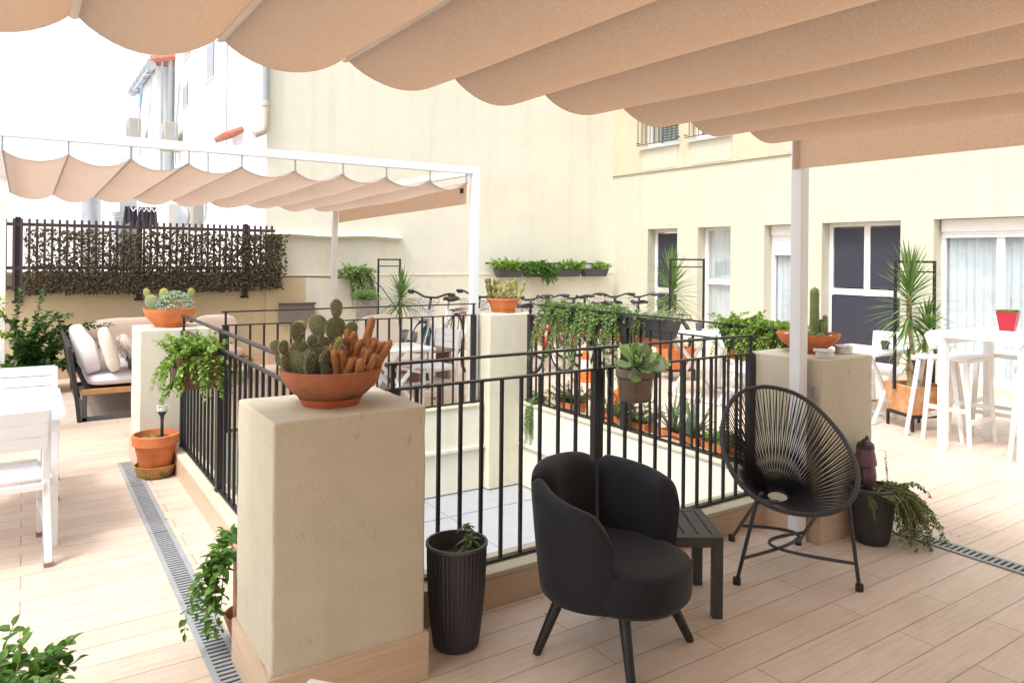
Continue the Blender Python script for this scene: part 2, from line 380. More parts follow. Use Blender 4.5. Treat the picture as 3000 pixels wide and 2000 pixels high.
# piers
def pier(label,x0,x1,y0,y1,seed,sk='FLRB'):
    t=thing('pillar',label,'pillar',((x0+x1)/2,(y0+y1)/2,0),0,'square plastered pillars at the corners of the light well')
    a,b=(x1-x0)/2,(y1-y0)/2;m=M();r=random.Random(seed)
    # slightly irregular hand plastered block, dense grid sides
    n=10
    def face(f): m.grid(f,n,16)
    j=lambda:r.uniform(-.0022,.0022)
    H=1.03
    cache={}
    def P(x,y,z):
        k=(round(x,4),round(y,4),round(z,4))
        if k not in cache: cache[k]=(x+j(),y+j(),z+(j() if z>.5 else 0))
        return cache[k]
    z0=-.66
    m.grid(lambda u,v:P(-a+2*a*u,-b,z0+(H-z0)*v),n,16);m.grid(lambda u,v:P(a,-b+2*b*u,z0+(H-z0)*v),n,16)
    m.grid(lambda u,v:P(a-2*a*u,b,z0+(H-z0)*v),n,16);m.grid(lambda u,v:P(-a,b-2*b*u,z0+(H-z0)*v),n,16)
    m.grid(lambda u,v:P(-a+2*a*u,-b+2*b*v,H),n,n)
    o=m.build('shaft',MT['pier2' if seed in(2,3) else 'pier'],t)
    bm=bmesh.new();bm.from_mesh(o.data);bmesh.ops.remove_doubles(bm,verts=bm.verts,dist=.0005);
    for e in bm.edges:
        e.smooth=not(len(e.link_faces)==2 and e.calc_face_angle(0)>R(40))
    bm.to_mesh(o.data);bm.free()
    q=o.modifiers.new('b','BEVEL');q.width=.009;q.segments=3;q.limit_method='ANGLE';q.angle_limit=R(50)
    k=.013
    for q,bx in (('F',(-a-k,a+k,-b-k,-b-.001)),('L',(-a-k,-a-.001,-b-.0009,b)),('R',(a+.001,a+k,-b-.0009,b)),('B',(-a-k,a+k,b+.001,b+k))):
        if q in sk: M().box(*bx,.001,.174).build('skirting',MT['skirt'],t)
    return t
pier('large near cream pillar carrying the wide bowl of brown and green cacti',.703,1.276,2.494,2.98,1)
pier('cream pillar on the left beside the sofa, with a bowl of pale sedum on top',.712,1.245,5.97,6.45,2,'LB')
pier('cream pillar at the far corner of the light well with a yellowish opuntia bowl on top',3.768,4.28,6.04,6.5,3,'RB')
pier('cream pillar on the right behind the string chair, two ashtrays and a cactus bowl on top',3.732,4.244,2.462,2.95,4,'FLR')
# parapets
def parapet(label,x0,x1,y0,y1,side):
    t=thing('parapet',label,'parapet',((x0+x1)/2,(y0+y1)/2,0),0,'low parapet walls round the light well')
    a,b=(x1-x0)/2,(y1-y0)/2
    M().box(-a,a,-b,b,-.66,.135).build('wall',MT['wall'],t)
    c=.012;m=M();m.box(-a+.0,a,-b-(c if side in'FB' else 0),b+(c if side in'FB' else 0),.136,.16) if side in 'FB' else m.box(-a-c,a+c,-b,b,.136,.16)
    m.build('coping',MT['capstone'],t,bevel=.004)
    l=M();q=.03
    {'F':lambda:l.box(-a,a,b+.001,b+q,-.27,-.235),'B':lambda:l.box(-a,a,-b-q,-b-.001,-.27,-.235),'L':lambda:l.box(a+.001,a+q,-b,b,-.27,-.235),'R':lambda:l.box(-a-q,-a-.001,-b,b,-.27,-.235)}[side]()
    l.build('ledge',MT['wall'],t,bevel=.004)
    s=M();k=.012
    {'F':lambda:s.box(-a,a,-b-k,-b-.001,.001,.135),'B':lambda:s.box(-a,a,b+.001,b+k,.001,.135),'L':lambda:s.box(-a-k,-a-.001,-b,b,.001,.135),'R':lambda:s.box(a+.001,a+k,-b,b,.001,.135)}[side]()
    s.build('skirting',MT['skirt'],t)
parapet('low parapet in front of the light well, behind the black armchair',1.29,3.718,2.83,3.0,'F')
parapet('low parapet on the left of the light well, beside the long floor grate',.935,1.06,2.994,5.956,'L')
parapet('low parapet at the back of the light well, between the two far pillars',1.259,3.754,6.12,6.29,'B')
parapet('low parapet on the right of the light well, lined with terracotta pots',4.13,4.3,2.964,6.026,'R')
# railings
def railing(label,a,b,posts,zt=1.13,z2=1.02,z0=.172,sp=.112,off=.05):
    a=V((*a,0));b=V((*b,0));L=(b-a).length;d=(b-a).normalized();ang=math.atan2(d.y,d.x)
    t=thing('railing',label,'railing',a,ang,'black metal railings round the light well')
    PW=posts.get('w',{})
    def seg(x0,x1,z,w,h,name): M().box(x0,x1,-w/2,w/2,z-h/2,z+h/2).build(name,MT['black'],t,bevel=.0015)
    gaps=posts['top']
    for x0,x1 in gaps:
        seg(x0,x1,zt,.034,.011,'top_rail');seg(x0,x1,z2,.03,.010,'middle_rail')
    seg(0,L,z0,.034,.010,'bottom_rail')
    for x in posts['posts']:
        hw=PW.get(x,.024);m=M();m.box(x-hw,x+hw,-.02,.02,.161,z2-.0055);m.box(x-.008,x+.008,-.008,.008,z2+.0055,zt-.006);m.box(x-hw-.006,x+hw+.006,-.025,.025,.1605,.167);m.build('post',MT['black'],t,bevel=.0015)
    x=off;
    while x<L-.02:
        if all(abs(x-p)>.035 for p in posts['posts']):
            M().box(x-.0075,x+.0075,-.0075,.0075,z0+.0055,z2-.0055).build('baluster',MT['black'],t)
        x+=sp
    return t
railing('black railing in front of the light well, behind the armchair and holding the clay pot',(1.30,2.92),(3.725,2.92),dict(top=[(0,1.178),(1.182,2.42)],posts=[.03,1.166,1.195,2.4],w={1.166:.0138,1.195:.0138}),off=.145)
railing('black railing running down the left side of the light well with a wooden planter box',(1.0,5.95),(1.0,3.0),dict(top=[(0,.0+1.28),(1.32,2.94)],posts=[.03,1.26,2.9]),off=.115,sp=.1165)
railing('black railing at the back of the light well between the far pillars',(1.26,6.2),(3.80,6.2),dict(top=[(.07,2.44)],posts=[.10,2.42]),off=.18)
railing('black railing down the right side of the light well hung with ivy planters',(4.19,6.02),(4.19,2.97),dict(top=[(.03,1.42),(1.48,3.03)],posts=[.06,1.45,3.0]),off=.17)
# drains
def drain(label,x0,x1,y0,y1,group='slotted floor grates'):
    t=thing('floor_grate',label,'drain grate',((x0+x1)/2,y0,0),0,group);w=(x1-x0)/2;L=y1-y0
    m=M();sheet(m,-w,w,0,L,.004);m.build('channel',MT['gratedark'],t)
    seglen=1.0;k=0;y=0
    while y<L-.01:
        e=min(y+seglen,L);m=M()
        m.box(-w,-w+.022,y+.002,e-.002,.0041,.0085);m.box(w-.022,w,y+.002,e-.002,.0041,.0085)
        q=y+.004
        while q<e-.02: m.box(-w+.022,w-.022,q,q+.016,.0041,.0082);q+=.031
        m.build('grating',MT['grate'],t);y=e
drain('long grey slotted grate running beside the left parapet to the near pillar',.602,.722,.6,6.28)
drain('grey slotted grate in the floor on the right, starting under the trailing pot',4.255,4.38,-1.5,2.33)
# ------------------------------------------------------------------ walls
t=thing('garden_wall','low cream wall behind the sofa, tinted tan as canopy shade, below the picket screen','wall',(-1.5,10.93,0))
M().box(-3.5,4.419,-.1,.1,0,1.31).build('wall',MT['wall_shaded'],t);M().box(-3.5,4.4,-.13,.13,1.311,1.345).build('coping',MT['white_wall'],t)
m=M();m.box(-3.5,4.4,-.114,-.101,.001,.17);m.build('skirting',MT['skirt'],t)
t=thing('blind_wall','tall plain cream wall behind the bicycles and wall planters','wall',(2.92,10.93,0))
M().box(0,6.66,-.1,.1,1.285,9.5).build('upper_wall',MT['wall'],t);M().box(.58,6.66,-.13,.1,0,1.27).build('lower_wall',MT['wall'],t);M().box(.0,.579,-.13,.1,0,1.27).build('lower_wall',MT['wall_shaded'],t)  # left lower piece is the same cream wall, coloured as if shaded
M().box(.0,6.66,-.137,.1,1.2705,1.2845).build('string_course',MT['capstone'],t)
m=M();m.grid(lambda u,v:(2.14*u-.02,-.1-.13*math.sin(PI*min(v,1))*(1 if u<.97 else .8)-.0+.006*math.sin(u*19),1.83+.10*v+.01*math.sin(u*11)),24,8);m.build('rounded_ledge',MT['wall'],t)
m=M();m.box(.04,6.64,-.143,-.131,.001,.16);m.build('skirting',MT['skirt'],t)
# facade
XF=9.57
t=thing('hotel_building','pale yellow building on the right with a row of tall windows facing the terrace','building',(XF,0,0))
ops=[(2.75,4.77,.12,2.12),(5.19,6.33,.12,2.12),(6.62,7.32,.12,2.12),(7.97,8.67,.12,2.12),(9.14,9.87,.12,2.12)]
m=M();y=-2.39
for a,b,z0,z1 in ops:
    m.box(0,.3,y,a,0,3.17);m.box(0,.3,a,b,z1,3.17);m.box(0,.3,a,b,0,z0);y=b
m.box(0,.3,y,10.83,0,3.17);m.build('wall',MT['wall2'],t)
m=M();up=[(1.2,2.3),(3.2,4.3),(5.4,6.5),(7.95,8.82),(9.1,10.0)];y=-2.39
for a,b in up:
    m.box(-.03,.3,y,a,3.171,8.5);m.box(-.03,.3,a,b,3.171,3.62);m.box(-.03,.3,a,b,5.5,8.5);y=b
m.box(-.03,.3,y,10.83,3.171,8.5);m.build('upper_wall',MT['ochre'],t)
for y0,y1 in((9.12,9.98),(7.95,8.8),(6.1,6.9)): M().box(-.037,-.031,y0,y1,3.2,3.6).build('sill_panel',MT['wall2'],t)
for a,b in((-2.38,2.75),(4.77,5.19),(6.33,6.62),(7.32,7.97),(8.67,9.14),(9.87,10.8)): M().box(-.013,-.001,a,b,.001,.12).build('skirting',MT['skirt'],t)
def window(a,b,z0,z1,splits,mid=None,shut=0,pane=None,curt=True,mat=None,low=None):
    f=M();D=.19;w=.055
    def fr(y0,y1,q0,q1): f.box(D,D+.05,y0,y1,q0,q1)
    fr(a,a+w,z0,z1);fr(b-w,b,z0,z1);fr(a+w,b-w,z0,z0+w*1.3);fr(a+w,b-w,z1-w,z1)
    ys=[a+w+(b-a-2*w)*s for s in splits]
    top=z1-w-(shut if shut else 0)
    if shut: f.box(D-.045,D+.0,a+w*.4,b-w*.4,z1-.16,z1-.005)
    for y in ys: fr(y-w*.8,y+w*.8,low or z0+w*1.3,z1-w)
    edges=[a+w]+ys+[b-w]
    if mid:
        for i in range(len(edges)-1): fr(edges[i]+(w*.8 if i else 0),edges[i+1]-(w*.8 if i<len(edges)-2 else 0),mid-.045,mid+.045)
    # inner sash frame
    o=f.build('window',MT['pvc'],t,bevel=.004)
    g=M();g.add([(D+.03,a+w,z0+w),(D+.03,b-w,z0+w),(D+.03,b-w,z1-w),(D+.03,a+w,z1-w)],[(0,1,2,3)]);g.build('pane',MT['glass'],o)
    if shut:
        s=M();k=int(shut/.045)
        for i in range(k): s.box(D-.02,D-.006,a+w*.6,b-w*.6,z1-.06-.045*(i+1)+.004,z1-.06-.045*i)
        s.build('roller_shutter',MT['pvc'],o)
    if mat:
        s=M()
        for i in range(len(edges)-1):
            y0=edges[i]+(.05 if i else .02);y1=edges[i+1]-(.05 if i<len(edges)-2 else .02)
            for q0,q1,mm in (mat[:1] if low else mat):
                s.box(D+.008,D+.026,y0,y1,q0,q1)
        if low: f2=M();f2.box(D,D+.05,ys[0]-.0435,ys[0]+.0435,mid-.045,low-.001);f2.build('mullion_joint',MT['pvc'],o);s.box(D-.012,D-.001,a+.05,b-.05,mat[1][0],mat[1][1])
        s.build('blind',MT[mat[0][2]],o)
    if curt:
        c=M();n=int((b-a)*60);r=random.Random(int(a*100))
        ph=[r.uniform(0,6) for _ in range(3)]
        c.grid(lambda u,v:(D+.075+.012*math.sin(u*(b-a)*62+ph[0])+.007*math.sin(u*(b-a)*23+ph[1]),a+(b-a)*u,z0+(z1-z0)*v),n*2,2);c.build('curtain',MT['curtain'],o)
    hd=M();hd.tube([(D-.03,a+.028,1.12),(D-.03,a+.028,1.0)],.009,8);hd.box(D-.026,D-.001,a+.018,a+.038,1.04,1.08);hd.build('handle',MT['chrome'],o)
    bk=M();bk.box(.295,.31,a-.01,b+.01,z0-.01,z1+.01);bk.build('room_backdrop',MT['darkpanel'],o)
    return o
window(2.75,4.77,.12,2.12,[.33,.67],None,.22)
window(5.19,6.33,.12,2.12,[.5],1.14,0,curt=False,mat=[(1.2,2.04,'darkpanel'),(.22,1.085,'darkpanel')],low=1.19)
window(6.62,7.32,.12,2.12,[],None,.42)
window(7.97,8.67,.12,2.12,[],1.2,.0)
window(9.14,9.87,.12,2.12,[],1.0,0,curt=False,mat=[(1.06,2.04,'darkpanel'),(.2,.94,'bluepanel')])
for i,(a,b) in enumerate(up):
    f=M();f.box(.12,.17,a,a+.06,3.62,5.5);f.box(.12,.17,b-.06,b,3.62,5.5);f.box(.12,.17,a+.06,b-.06,3.62,3.7);f.box(.12,.17,(a+b)/2-.04,(a+b)/2+.04,3.7,5.5);f.box(.12,.17,a+.06,(a+b)/2-.04,5.44,5.5);f.box(.12,.17,(a+b)/2+.04,b-.06,5.44,5.5)
    f.box(-.085,.12,a-.03,b+.03,3.585,3.619)
    o=f.build('window',MT['pvc'],t)
    s=M()
    if i!=3:
        for k in range(38): s.bar((.075,a+.08,3.72+k*.046),(.075,a+.5,3.72+k*.046),.035,.006,up=(.6,0,1))
        s.box(.06,.09,a+.05,a+.08,3.68,5.45);s.box(.06,.09,a+.5,a+.53,3.68,5.45)
        s.build('louvred_shutter',MT['shutter'],o)
    g=M();g.add([(.15,a,3.65),(.15,b,3.65),(.15,b,5.5),(.15,a,5.5)],[(0,1,2,3)]);g.build('pane',MT['glass'],o)
    g=M();g.box(.28,.31,a-.01,b+.01,3.6,5.52);g.build('room_backdrop',MT['curtain'],o)
    r=M();y=a-.03
    while y<b+.04: r.box(-.135,-.123,y,y+.012,3.66,4.55);y+=.105
    r.box(-.14,-.118,a-.06,b+.06,4.55,4.575);r.box(-.14,-.118,a-.06,b+.06,3.655,3.668);r.box(-.14,-.055,a-.06,a-.045,3.70,3.715);r.box(-.14,-.055,b+.045,b+.06,3.70,3.715)
    r.build('window_railing',MT['iron'],o)
t=thing('rear_light_blocker','added unseen cream wall behind the viewer, cutting light from that side','building',(0,-2.4,0))  # unseen wall with doors, added to darken the faces turned towards it
M().box(-6,9.56,-.3,0,0,2.9).build('wall',MT['wall'],t)
m=M();m.box(-6,9.5,.001,.013,.001,.16);m.build('skirting',MT['skirt'],t)
for x in(-2,1.5,5.5):
    m=M();m.box(x,x+1.6,.001,.05,.02,2.2);o=m.build('door',MT['pvc'],t,bevel=.004);M().box(x+.08,x+.76,.051,.054,.3,2.1).build('pane',MT['darkpanel'],o)
    M().box(x+.84,x+1.52,.051,.054,.3,2.1).build('pane',MT['darkpanel'],o)
t=thing('white_sky_wall','added white wall far behind the picket fence, standing in for bright sky','building',(-9,24,0))  # added where only pale sky shows, keeps the background white
M().box(-14,11.3,0,4,-3,5.3).build('wall',MT['white_wall'],t)
# white buildings beyond the fence
t=thing('apartment_building','bright white rendered building beyond the fence with small shuttered windows','building',(2.95,11.05,0))
M().box(0,6.5,0,7.95,-3,9.5).build('wall',MT['white_wall'],t)
for y0,y1,z0,z1 in((3.55,4.2,4.95,5.62),(6.2,6.75,4.85,5.3),(6.0,6.7,5.9,6.9)):
    m=M();m.box(-.02,-.001,y0-.05,y1+.05,z0-.06,z0-.01);o=m.build('window',MT['cream_pipe'],t)
    M().box(-.012,-.003,y0,y1,z0,z1).build('pane',MT['drainp'],o);M().box(-.03,-.013,y0-.03,y0+.0,z0,z1).build('reveal',MT['drainp'],o)
m=M()
for k in range(7): m.tube([(-.28,1.3+.12*k,3.5),(-.0,1.3+.12*k,3.62)],.05,8)
m.build('tile_ledge',MT['rooftile'],t)
m=M();m.tube([(-.02,2.4,3.4),(-.02,2.4,7.5)],.012,6);m.build('wall_cable',MT['drainp'],t)
t=thing('far_apartment_building','white building farthest back with a tiled eave and grey clay gutter','building',(2.55,19.05,0))
M().box(0,6,0,3.2,-3,6.0).build('wall',MT['white_wall'],t)
m=M();m.tube([(-.12,-.2,5.95),(-.12,3.3,5.95)],.11,10)
for k in range(5): m.tube([(-.12,.2+.65*k,5.95),(-.12,.27+.65*k,5.95)],.125,10)
m.build('gutter',MT['galv'],t)
m=M()
for k in range(9): m.tube([(-.1,-.1+.38*k,6.1),(.6,-.1+.38*k,6.3)],.1,8)
m.build('eave_tiles',MT['rooftile'],t)
m=M();m.tube([(.30,-.10,3.2),(.30,-.10,6.3)],.06,10);m.tube([(.12,-.12,3.2),(.12,-.12,6.3)],.03,8);m.build('downpipe',MT['drainp'],t)
t=thing('drainpipe','thick grey drainpipe at the edge of the cream wall ending in a beige elbow','drainpipe',(2.88,10.76,0))
m=M();m.tube([(0,0,3.75),(0,0,7.5)],.055,12);m.build('pipe',MT['drainp'],t)
m=M();m.tube([(0,0,3.78),(0,0,3.45),(-.03,0,3.36),(-.16,0,3.3)],.06,12);m.tube([(0,0,3.72),(0,0,3.80)],.07,12);m.build('elbow',MT['cream_pipe'],t)
def ac(label,loc,rz,s=1):
    t=thing('air_conditioner',label,'air conditioner',loc,rz,'outdoor air conditioning units');
    M().box(-.14*s,.14*s,-.38*s,.38*s,0,.55*s).build('housing',MT['ac'],t,bevel=.015)
    m=M();m.lathe([(.0,.0),(.2*s,.0),(.2*s,.02),(.17*s,.03),(0,.03)],16);o=m.build('fan_grille',MT['galv'],t,loc=(-.141*s,-.08*s,.28*s));o.rotation_euler=(0,-PI/2,0)
    m=M();m.bar((-.14*s,-.3*s,-.02),(.3*s,-.3*s,-.02),.03,.03);m.bar((-.14*s,.3*s,-.02),(.3*s,.3*s,-.02),.03,.03);m.bar((.2,-.3*s,-.02),(.2,-.3*s,-.3),.025,.025);m.bar((.2,.3*s,-.02),(.2,.3*s,-.3),.025,.025);m.build('bracket',MT['cream_pipe'],t)
    m=M();m.tube([(.05,-.39*s,.1),(.05,-.5*s,.2),(.1,-.5*s,.8),(.15,-.4*s,1.4)],.02,6);m.build('hose',MT['drainp'],t)
ac('old beige air conditioner high on the white wall, nearer of the two by the gutter',(2.70,18.1,3.95),0)
ac('pale air conditioner high up, under the low end of the grey gutter',(2.25,20.5,4.35),0)
ac('beige air conditioner just behind the picket fence beside dark laundry',(2.25,13.2,1.98),.5,.8)
t=thing('laundry_rack','white folding rack of dark clothes hanging behind the picket fence','laundry rack',(1.62,13,2.3))
m=M()
for k in range(6): m.bar((-.22+.075*k,0,.02),(-.18+.075*k,0,-.05),.012,.012);m.bar((-.18+.075*k,0,-.05),(-.14+.075*k,0,.02),.012,.012)
m.build('rack',MT['white'],t)
for k,(x,l) in enumerate(((-.26,.26),(-.17,.34),(-.07,.38),(.02,.36),(.11,.3))):
    m=M();m.grid(lambda u,v,x=x,l=l:(x+(u-.5)*.11*(.7+.5*v),.02*math.sin(u*9+x*30)+.03*k%.05,.03-l*v*(1+.12*math.sin(u*5+k))),8,6);m.build('garment',MT['cloth_dark'],t,solid=.004)
t=thing('laundry','bright blue cloth hanging below the sloping grey gutter','laundry',(2.33,19.9,5.4))
m=M();m.grid(lambda u,v:((u-.5)*.05,(u-.5)*.7,-.55*v*(1-.5*u)+.3*(1-u)),6,6);m.build('cloth',MT['cloth_blue'],t,solid=.01)
m=M();m.tube([(0,-1.2,.4),(0,1.2,.4)],.012,6);m.bar((0,-.6,.4),(.3,-.6,.45),.02,.02);m.build('line',MT['white'],t)
t=thing('metal_chimney','large round galvanised chimney behind the picket fence','chimney',(.93,14,1.0))
m=M();m.lathe([(.14,0),(.14,1.5),(.155,1.5),(.155,1.53),(.14,1.53),(.14,1.62),(0,1.66)],24);m.build('flue',MT['galv'],t);m=M();m.lathe([(.145,.8),(.152,.81),(.145,.83)],24);m.build('collar',MT['galv'],t)
t=thing('vent_pipe','small grey roof vent with a flat cap behind the fence','vent',(1.27,13.6,1.0))
m=M();m.lathe([(.05,0),(.05,1.18)],16);m.build('pipe',MT['drainp'],t);m=M();m.lathe([(.0,1.27),(.09,1.26),(.09,1.20),(0,1.19)],18);m.build('cap',MT['drainp'],t)
# fence with faux ivy
t=thing('picket_fence','dark metal picket screen fixed on top of the low wall behind the sofa','fence',(0,10.74,0))
for i in range(52):
    x=-1.05+i*.079
    if x>3.04: break
    M().box(x-.014,x+.014,-.012,.012,1.12,2.0).build('picket',MT['picket'],t)
for x in(-.06,1.27,2.62): m=M();m.box(x-.03,x+.03,.013,.065,.98,2.02);m.box(x-.055,x+.055,.05,.075,.97,1.0);m.build('post',MT['black'],t)
for z in(1.93,1.40,1.16): M().box(-1.1,3.03,.0125,.03,z-.02,z+.02).build('rail',MT['picket'],t)
m=M();r=random.Random(5)
for i in range(8200):
    x=.02+3.08*r.random();dens=1-.5*max(0,(1.3-x))/1.3
    if r.random()>dens: continue
    z=1.10+.78*(r.random()**(1.9 if x<2.5 else 1.1));z=min(z,1.86+.03*math.sin(x*9))
    if x>2.95 and r.random()<.3:x+=.1*r.random()
    a=r.uniform(0,2*PI);m.leaf((x,-.05+.06*r.random(),z),(math.cos(a),r.uniform(-.6,.2),math.sin(a)),r.uniform(.025,.062),r.uniform(.018,.042),up=(r.uniform(-.4,.4),-1,r.uniform(-.2,.6)),seg=1)
t=thing('ivy_screen','brownish artificial ivy lattice fastened over the picket screen','hedge screen',(0,10.70,0))
o=m.build('faux_leaves',MT['ivybrown'],t);o['kind']='stuff'
m=M();
for i in range(-12,42):
    x=i*.095
    for s in(1,-1):
        a=(x,-.012*s,1.07);b=(x+s*.62,-.012*s,1.87)
        lo=0.0;hi=3.12
        A=V(a);B=V(b)
        def clip(A,B):
            if A.x<lo:
                if B.x<=lo:return None
                A=A.lerp(B,(lo-A.x)/(B.x-A.x))
            if A.x>hi:
                if B.x>=hi:return None
                A=A.lerp(B,(hi-A.x)/(B.x-A.x))
            return A
        A2=clip(A,B);B2=clip(B,A)
        if A2 is None or B2 is None: continue
        m.bar(A2,B2,.008,.004,up=(0,1,0))
m.build('lattice',MT['brownstem'],t)
# pergolas
def canopy(peaks,y0,y1,z,sag,mat,ny,side,drop=0):
    c=M();k=12
    pts=[]
    def fn(i,v):
        seg=min(int(i//k),len(peaks)-2);u=(i-seg*k)/k
        x=peaks[seg]+(peaks[seg+1]-peaks[seg])*u
        s=sag*(1-(2*u-1)**2)**.9*(1+.25*math.sin(PI*v))*(1+.06*math.sin(seg*3.1+v*5))
        return (x,y0+(y1-y0)*v,z-s-drop*v+.006*math.sin(v*14+seg*2+u*3)*math.sin(PI*u))
    n=k*(len(peaks)-1)
    return c.grid(lambda a,v:fn(a*n,v),n,ny)
t=thing('pergola_awning','near sand coloured scalloped shade cloth overhead with its white post by the right pillar','awning',(3.66,2.56,0))
ox,oy=3.66,2.56
pk=[-.75,-.315,.119,.535,.966,1.407,1.843,2.29,2.72,3.17,3.61]
pk=[p-ox for p in pk]
canopy(pk,0,-4.6,2.315,.088,MT['canopy'],46,0).build('canopy',MT['canopy'],t,sharp=60)
for p in pk[:-1]: M().tube([(p,.02,2.322),(p,-4.6,2.322)],.009,8).build('support_rod',MT['white'],t);M().grid(lambda u,v,p=p:(p+(u-.5)*.024,-4.6*v,2.300-.004*(1-(2*u-1)**2)),2,10).build('seam',MT['seam'],t)
m=M();X=pk[-1]
m.grid(lambda u,v:(X+.005+.004*math.sin(u*30)*v+.012*math.sin(u*7)*v,.02-4.6*u,2.31-.205*v),60,6);m.build('valance',MT['valance'],t,sharp=60)
m=M();m.grid(lambda u,v:(X+.008+.016*(0 if u else 0),.025-.10*u*0-.0,2.31-.2*v),1,1)
M().tube([(X,.0,2.317),(X,-4.6,2.317)],.011,8).build('support_rod',MT['white'],t)
M().box(-.035,.035,-.035,.035,.0,2.46).build('post',MT['white'],t,bevel=.004)
M().box(-4.6,.03,-.03,.03,2.40,2.46).build('beam',MT['white'],t,bevel=.004) if 0 else M().box(-4.6,-.036,-.025,.025,2.40,2.46).build('beam',MT['white'],t,bevel=.004)
M().box(-.025,.025,-4.7,-.036,2.40,2.46).build('beam',MT['white'],t,bevel=.004)
M().box(-4.6,-4.53,-.035,.035,.0,2.399).build('post',MT['white'],t,bevel=.004)
m=M();m.tube([(.06,.04,2.3),(.062,.05,1.7),(.07,.03,1.25)],.004,6);m.tube([(.07,.03,1.25)]+[(.075+.02*math.sin(k*1.9),.02+.02*math.cos(k*1.9),1.25-.02*k) for k in range(10)]+[(.07,.03,1.3)],.006,6);m.build('pull_cord',MT['capstone'],t)
m=M();m.tube([(.08,-.06,.82),(.08,-.06,.88)],.026,12);m.build('clip',MT['chrome'],t)
t=thing('pergola_awning','far pink beige scalloped shade cloth on a white frame above the sofa corner','awning',(3.72,6.27,0))
pk=[-.131,.267,.675,1.084,1.489,1.93,2.357,2.773,3.22,3.62];pk=[p-3.72 for p in pk]
canopy(pk,0,3.5,2.315,.07,MT['canopy2'],36,0,.07).build('canopy',MT['canopy2'],t,sharp=60)
for p in pk: M().tube([(p,-.03,2.313),(p,3.5,2.243)],.0075,8).build('support_rod',MT['galv'],t)
for p in pk: m=M();m.box(p-.006,p+.006,-.012,.0,2.32,2.42);m.build('hanger',MT['galv'],t)
X=pk[-1];m=M();m.grid(lambda u,v:(X+.01+.012*math.sin(u*7)*v,.0+3.55*u,2.31-.07*u-.20*v),50,5);m.build('valance',MT['valance'],t,sharp=60)
M().box(X+.004,X+.008,.06,.13,2.22,2.27).build('label_patch',MT['rope'],t)
M().box(-.038,.038,-.035,.035,.0,2.475).build('post',MT['white'],t,bevel=.004)
M().box(-3.88,-.039,-.03,.03,2.405,2.475).build('beam',MT['white'],t,bevel=.004)
M().box(-.033,.033,.036,3.47,2.405,2.475).build('beam',MT['white'],t,bevel=.004)
M().box(-3.95,-3.881,-.035,.035,.0,2.475).build('post',MT['white'],t,bevel=.004)
M().box(-.19,-.12,3.471,3.54,.0,2.475).build('post',MT['white'],t,bevel=.004)
M().box(-3.95,-3.881,3.471,3.54,.0,2.475).build('post',MT['white'],t,bevel=.004)
M().box(-3.88,-.191,3.48,3.53,2.405,2.475).build('beam',MT['white'],t,bevel=.004)
M().box(-3.948,-3.883,.036,3.47,2.405,2.475).build('beam',MT['white'],t,bevel=.004)
t=thing('dark_hatch','dark grey hatch panel low on the shade-tinted wall right of the sofa','hatch',(3.36,10.79,.5))
M().box(-.26,.26,-.05,-.001,.1,.36).build('panel',MT['hatch'],t);M().box(-.28,.28,-.07,-.051,.361,.385).build('lintel',MT['iron'],t)
t=thing('wall_cable','thin black cable sagging along the shade-tinted wall','cable',(2.9,10.72,1.28))
M().tube([(.15+.0*k+.2*k,0,-.02+.01*math.sin(k)) for k in range(7)]+[(1.55,-.02,.0),(1.75,-.1,-.2),(1.9,-.2,-.45),(2.0,-.3,-.7)],.008,6).build('cable',MT['cable'],t)
# ------------------------------------------------------------------ furniture
def slat_chair(label,loc,rz,group='white slatted garden chairs'):
    """faces local +y"""
    t=thing('garden_chair',label,'chair',loc,rz,group);w=.23;W=MT['white']
    for s in(-1,1):
        m=M();m.bar((s*w,.24,0.012),(s*(w-.01),.21,.42),.035,.03);m.build('leg',W,t,bevel=.003)
        m=M();m.bar((s*(w+.0),-.26,0.012),(s*(w-.01),-.20,.43),.035,.03,up=(0,1,0));m.bar((s*(w-.01),-.20,.43),(s*(w-.01),-.25,.80),.035,.026,up=(0,1,0));m.build('leg',W,t,bevel=.003)
        M().box(s*w-.022,s*w+.022,.215,.262,0,.022).build('foot_cap',MT['palew'],t);M().box(s*w-.022,s*w+.022,-.285,-.24,0,.022).build('foot_cap',MT['palew'],t)
        M().bar((s*(w-.012),-.22,.20),(s*(w-.012),.225,.20),.016,.026).build('side_rail',W,t)
    m=M()
    m.box(-w+.018,w-.018,.205,.235,.385,.418);m.box(-w+.018,w-.018,-.235,-.205,.385,.418);m.box(-w-.02,-w+.017,-.2,.2,.395,.43);m.box(w-.017,w+.02,-.2,.2,.395,.43)
    m.build('seat_frame',W,t,bevel=.003)
    m=M()
    for k in range(7):
        y=-.195+k*.062;m.box(-w+.02,w-.02,y,y+.052,.421+.008*abs(k-3)/3,.433+.008*abs(k-3)/3)
    m.build('seat',W,t,bevel=.002)
    m=M()
    for k in range(3):
        z=.60+k*.069;y=-.226-(z-.43)*.135
        m.add([(-w+.01,y-.006,z),(w-.01,y-.006,z),(w-.01,y-.017,z+.063),(-w+.01,y-.017,z+.063),(-w+.01,y-.022,z),(w-.01,y-.022,z),(w-.01,y-.033,z+.063),(-w+.01,y-.033,z+.063)],[(0,1,2,3),(5,4,7,6),(1,0,4,5),(3,2,6,7),(0,3,7,4),(2,1,5,6)],False)
    m.build('backrest',W,t)
    return t
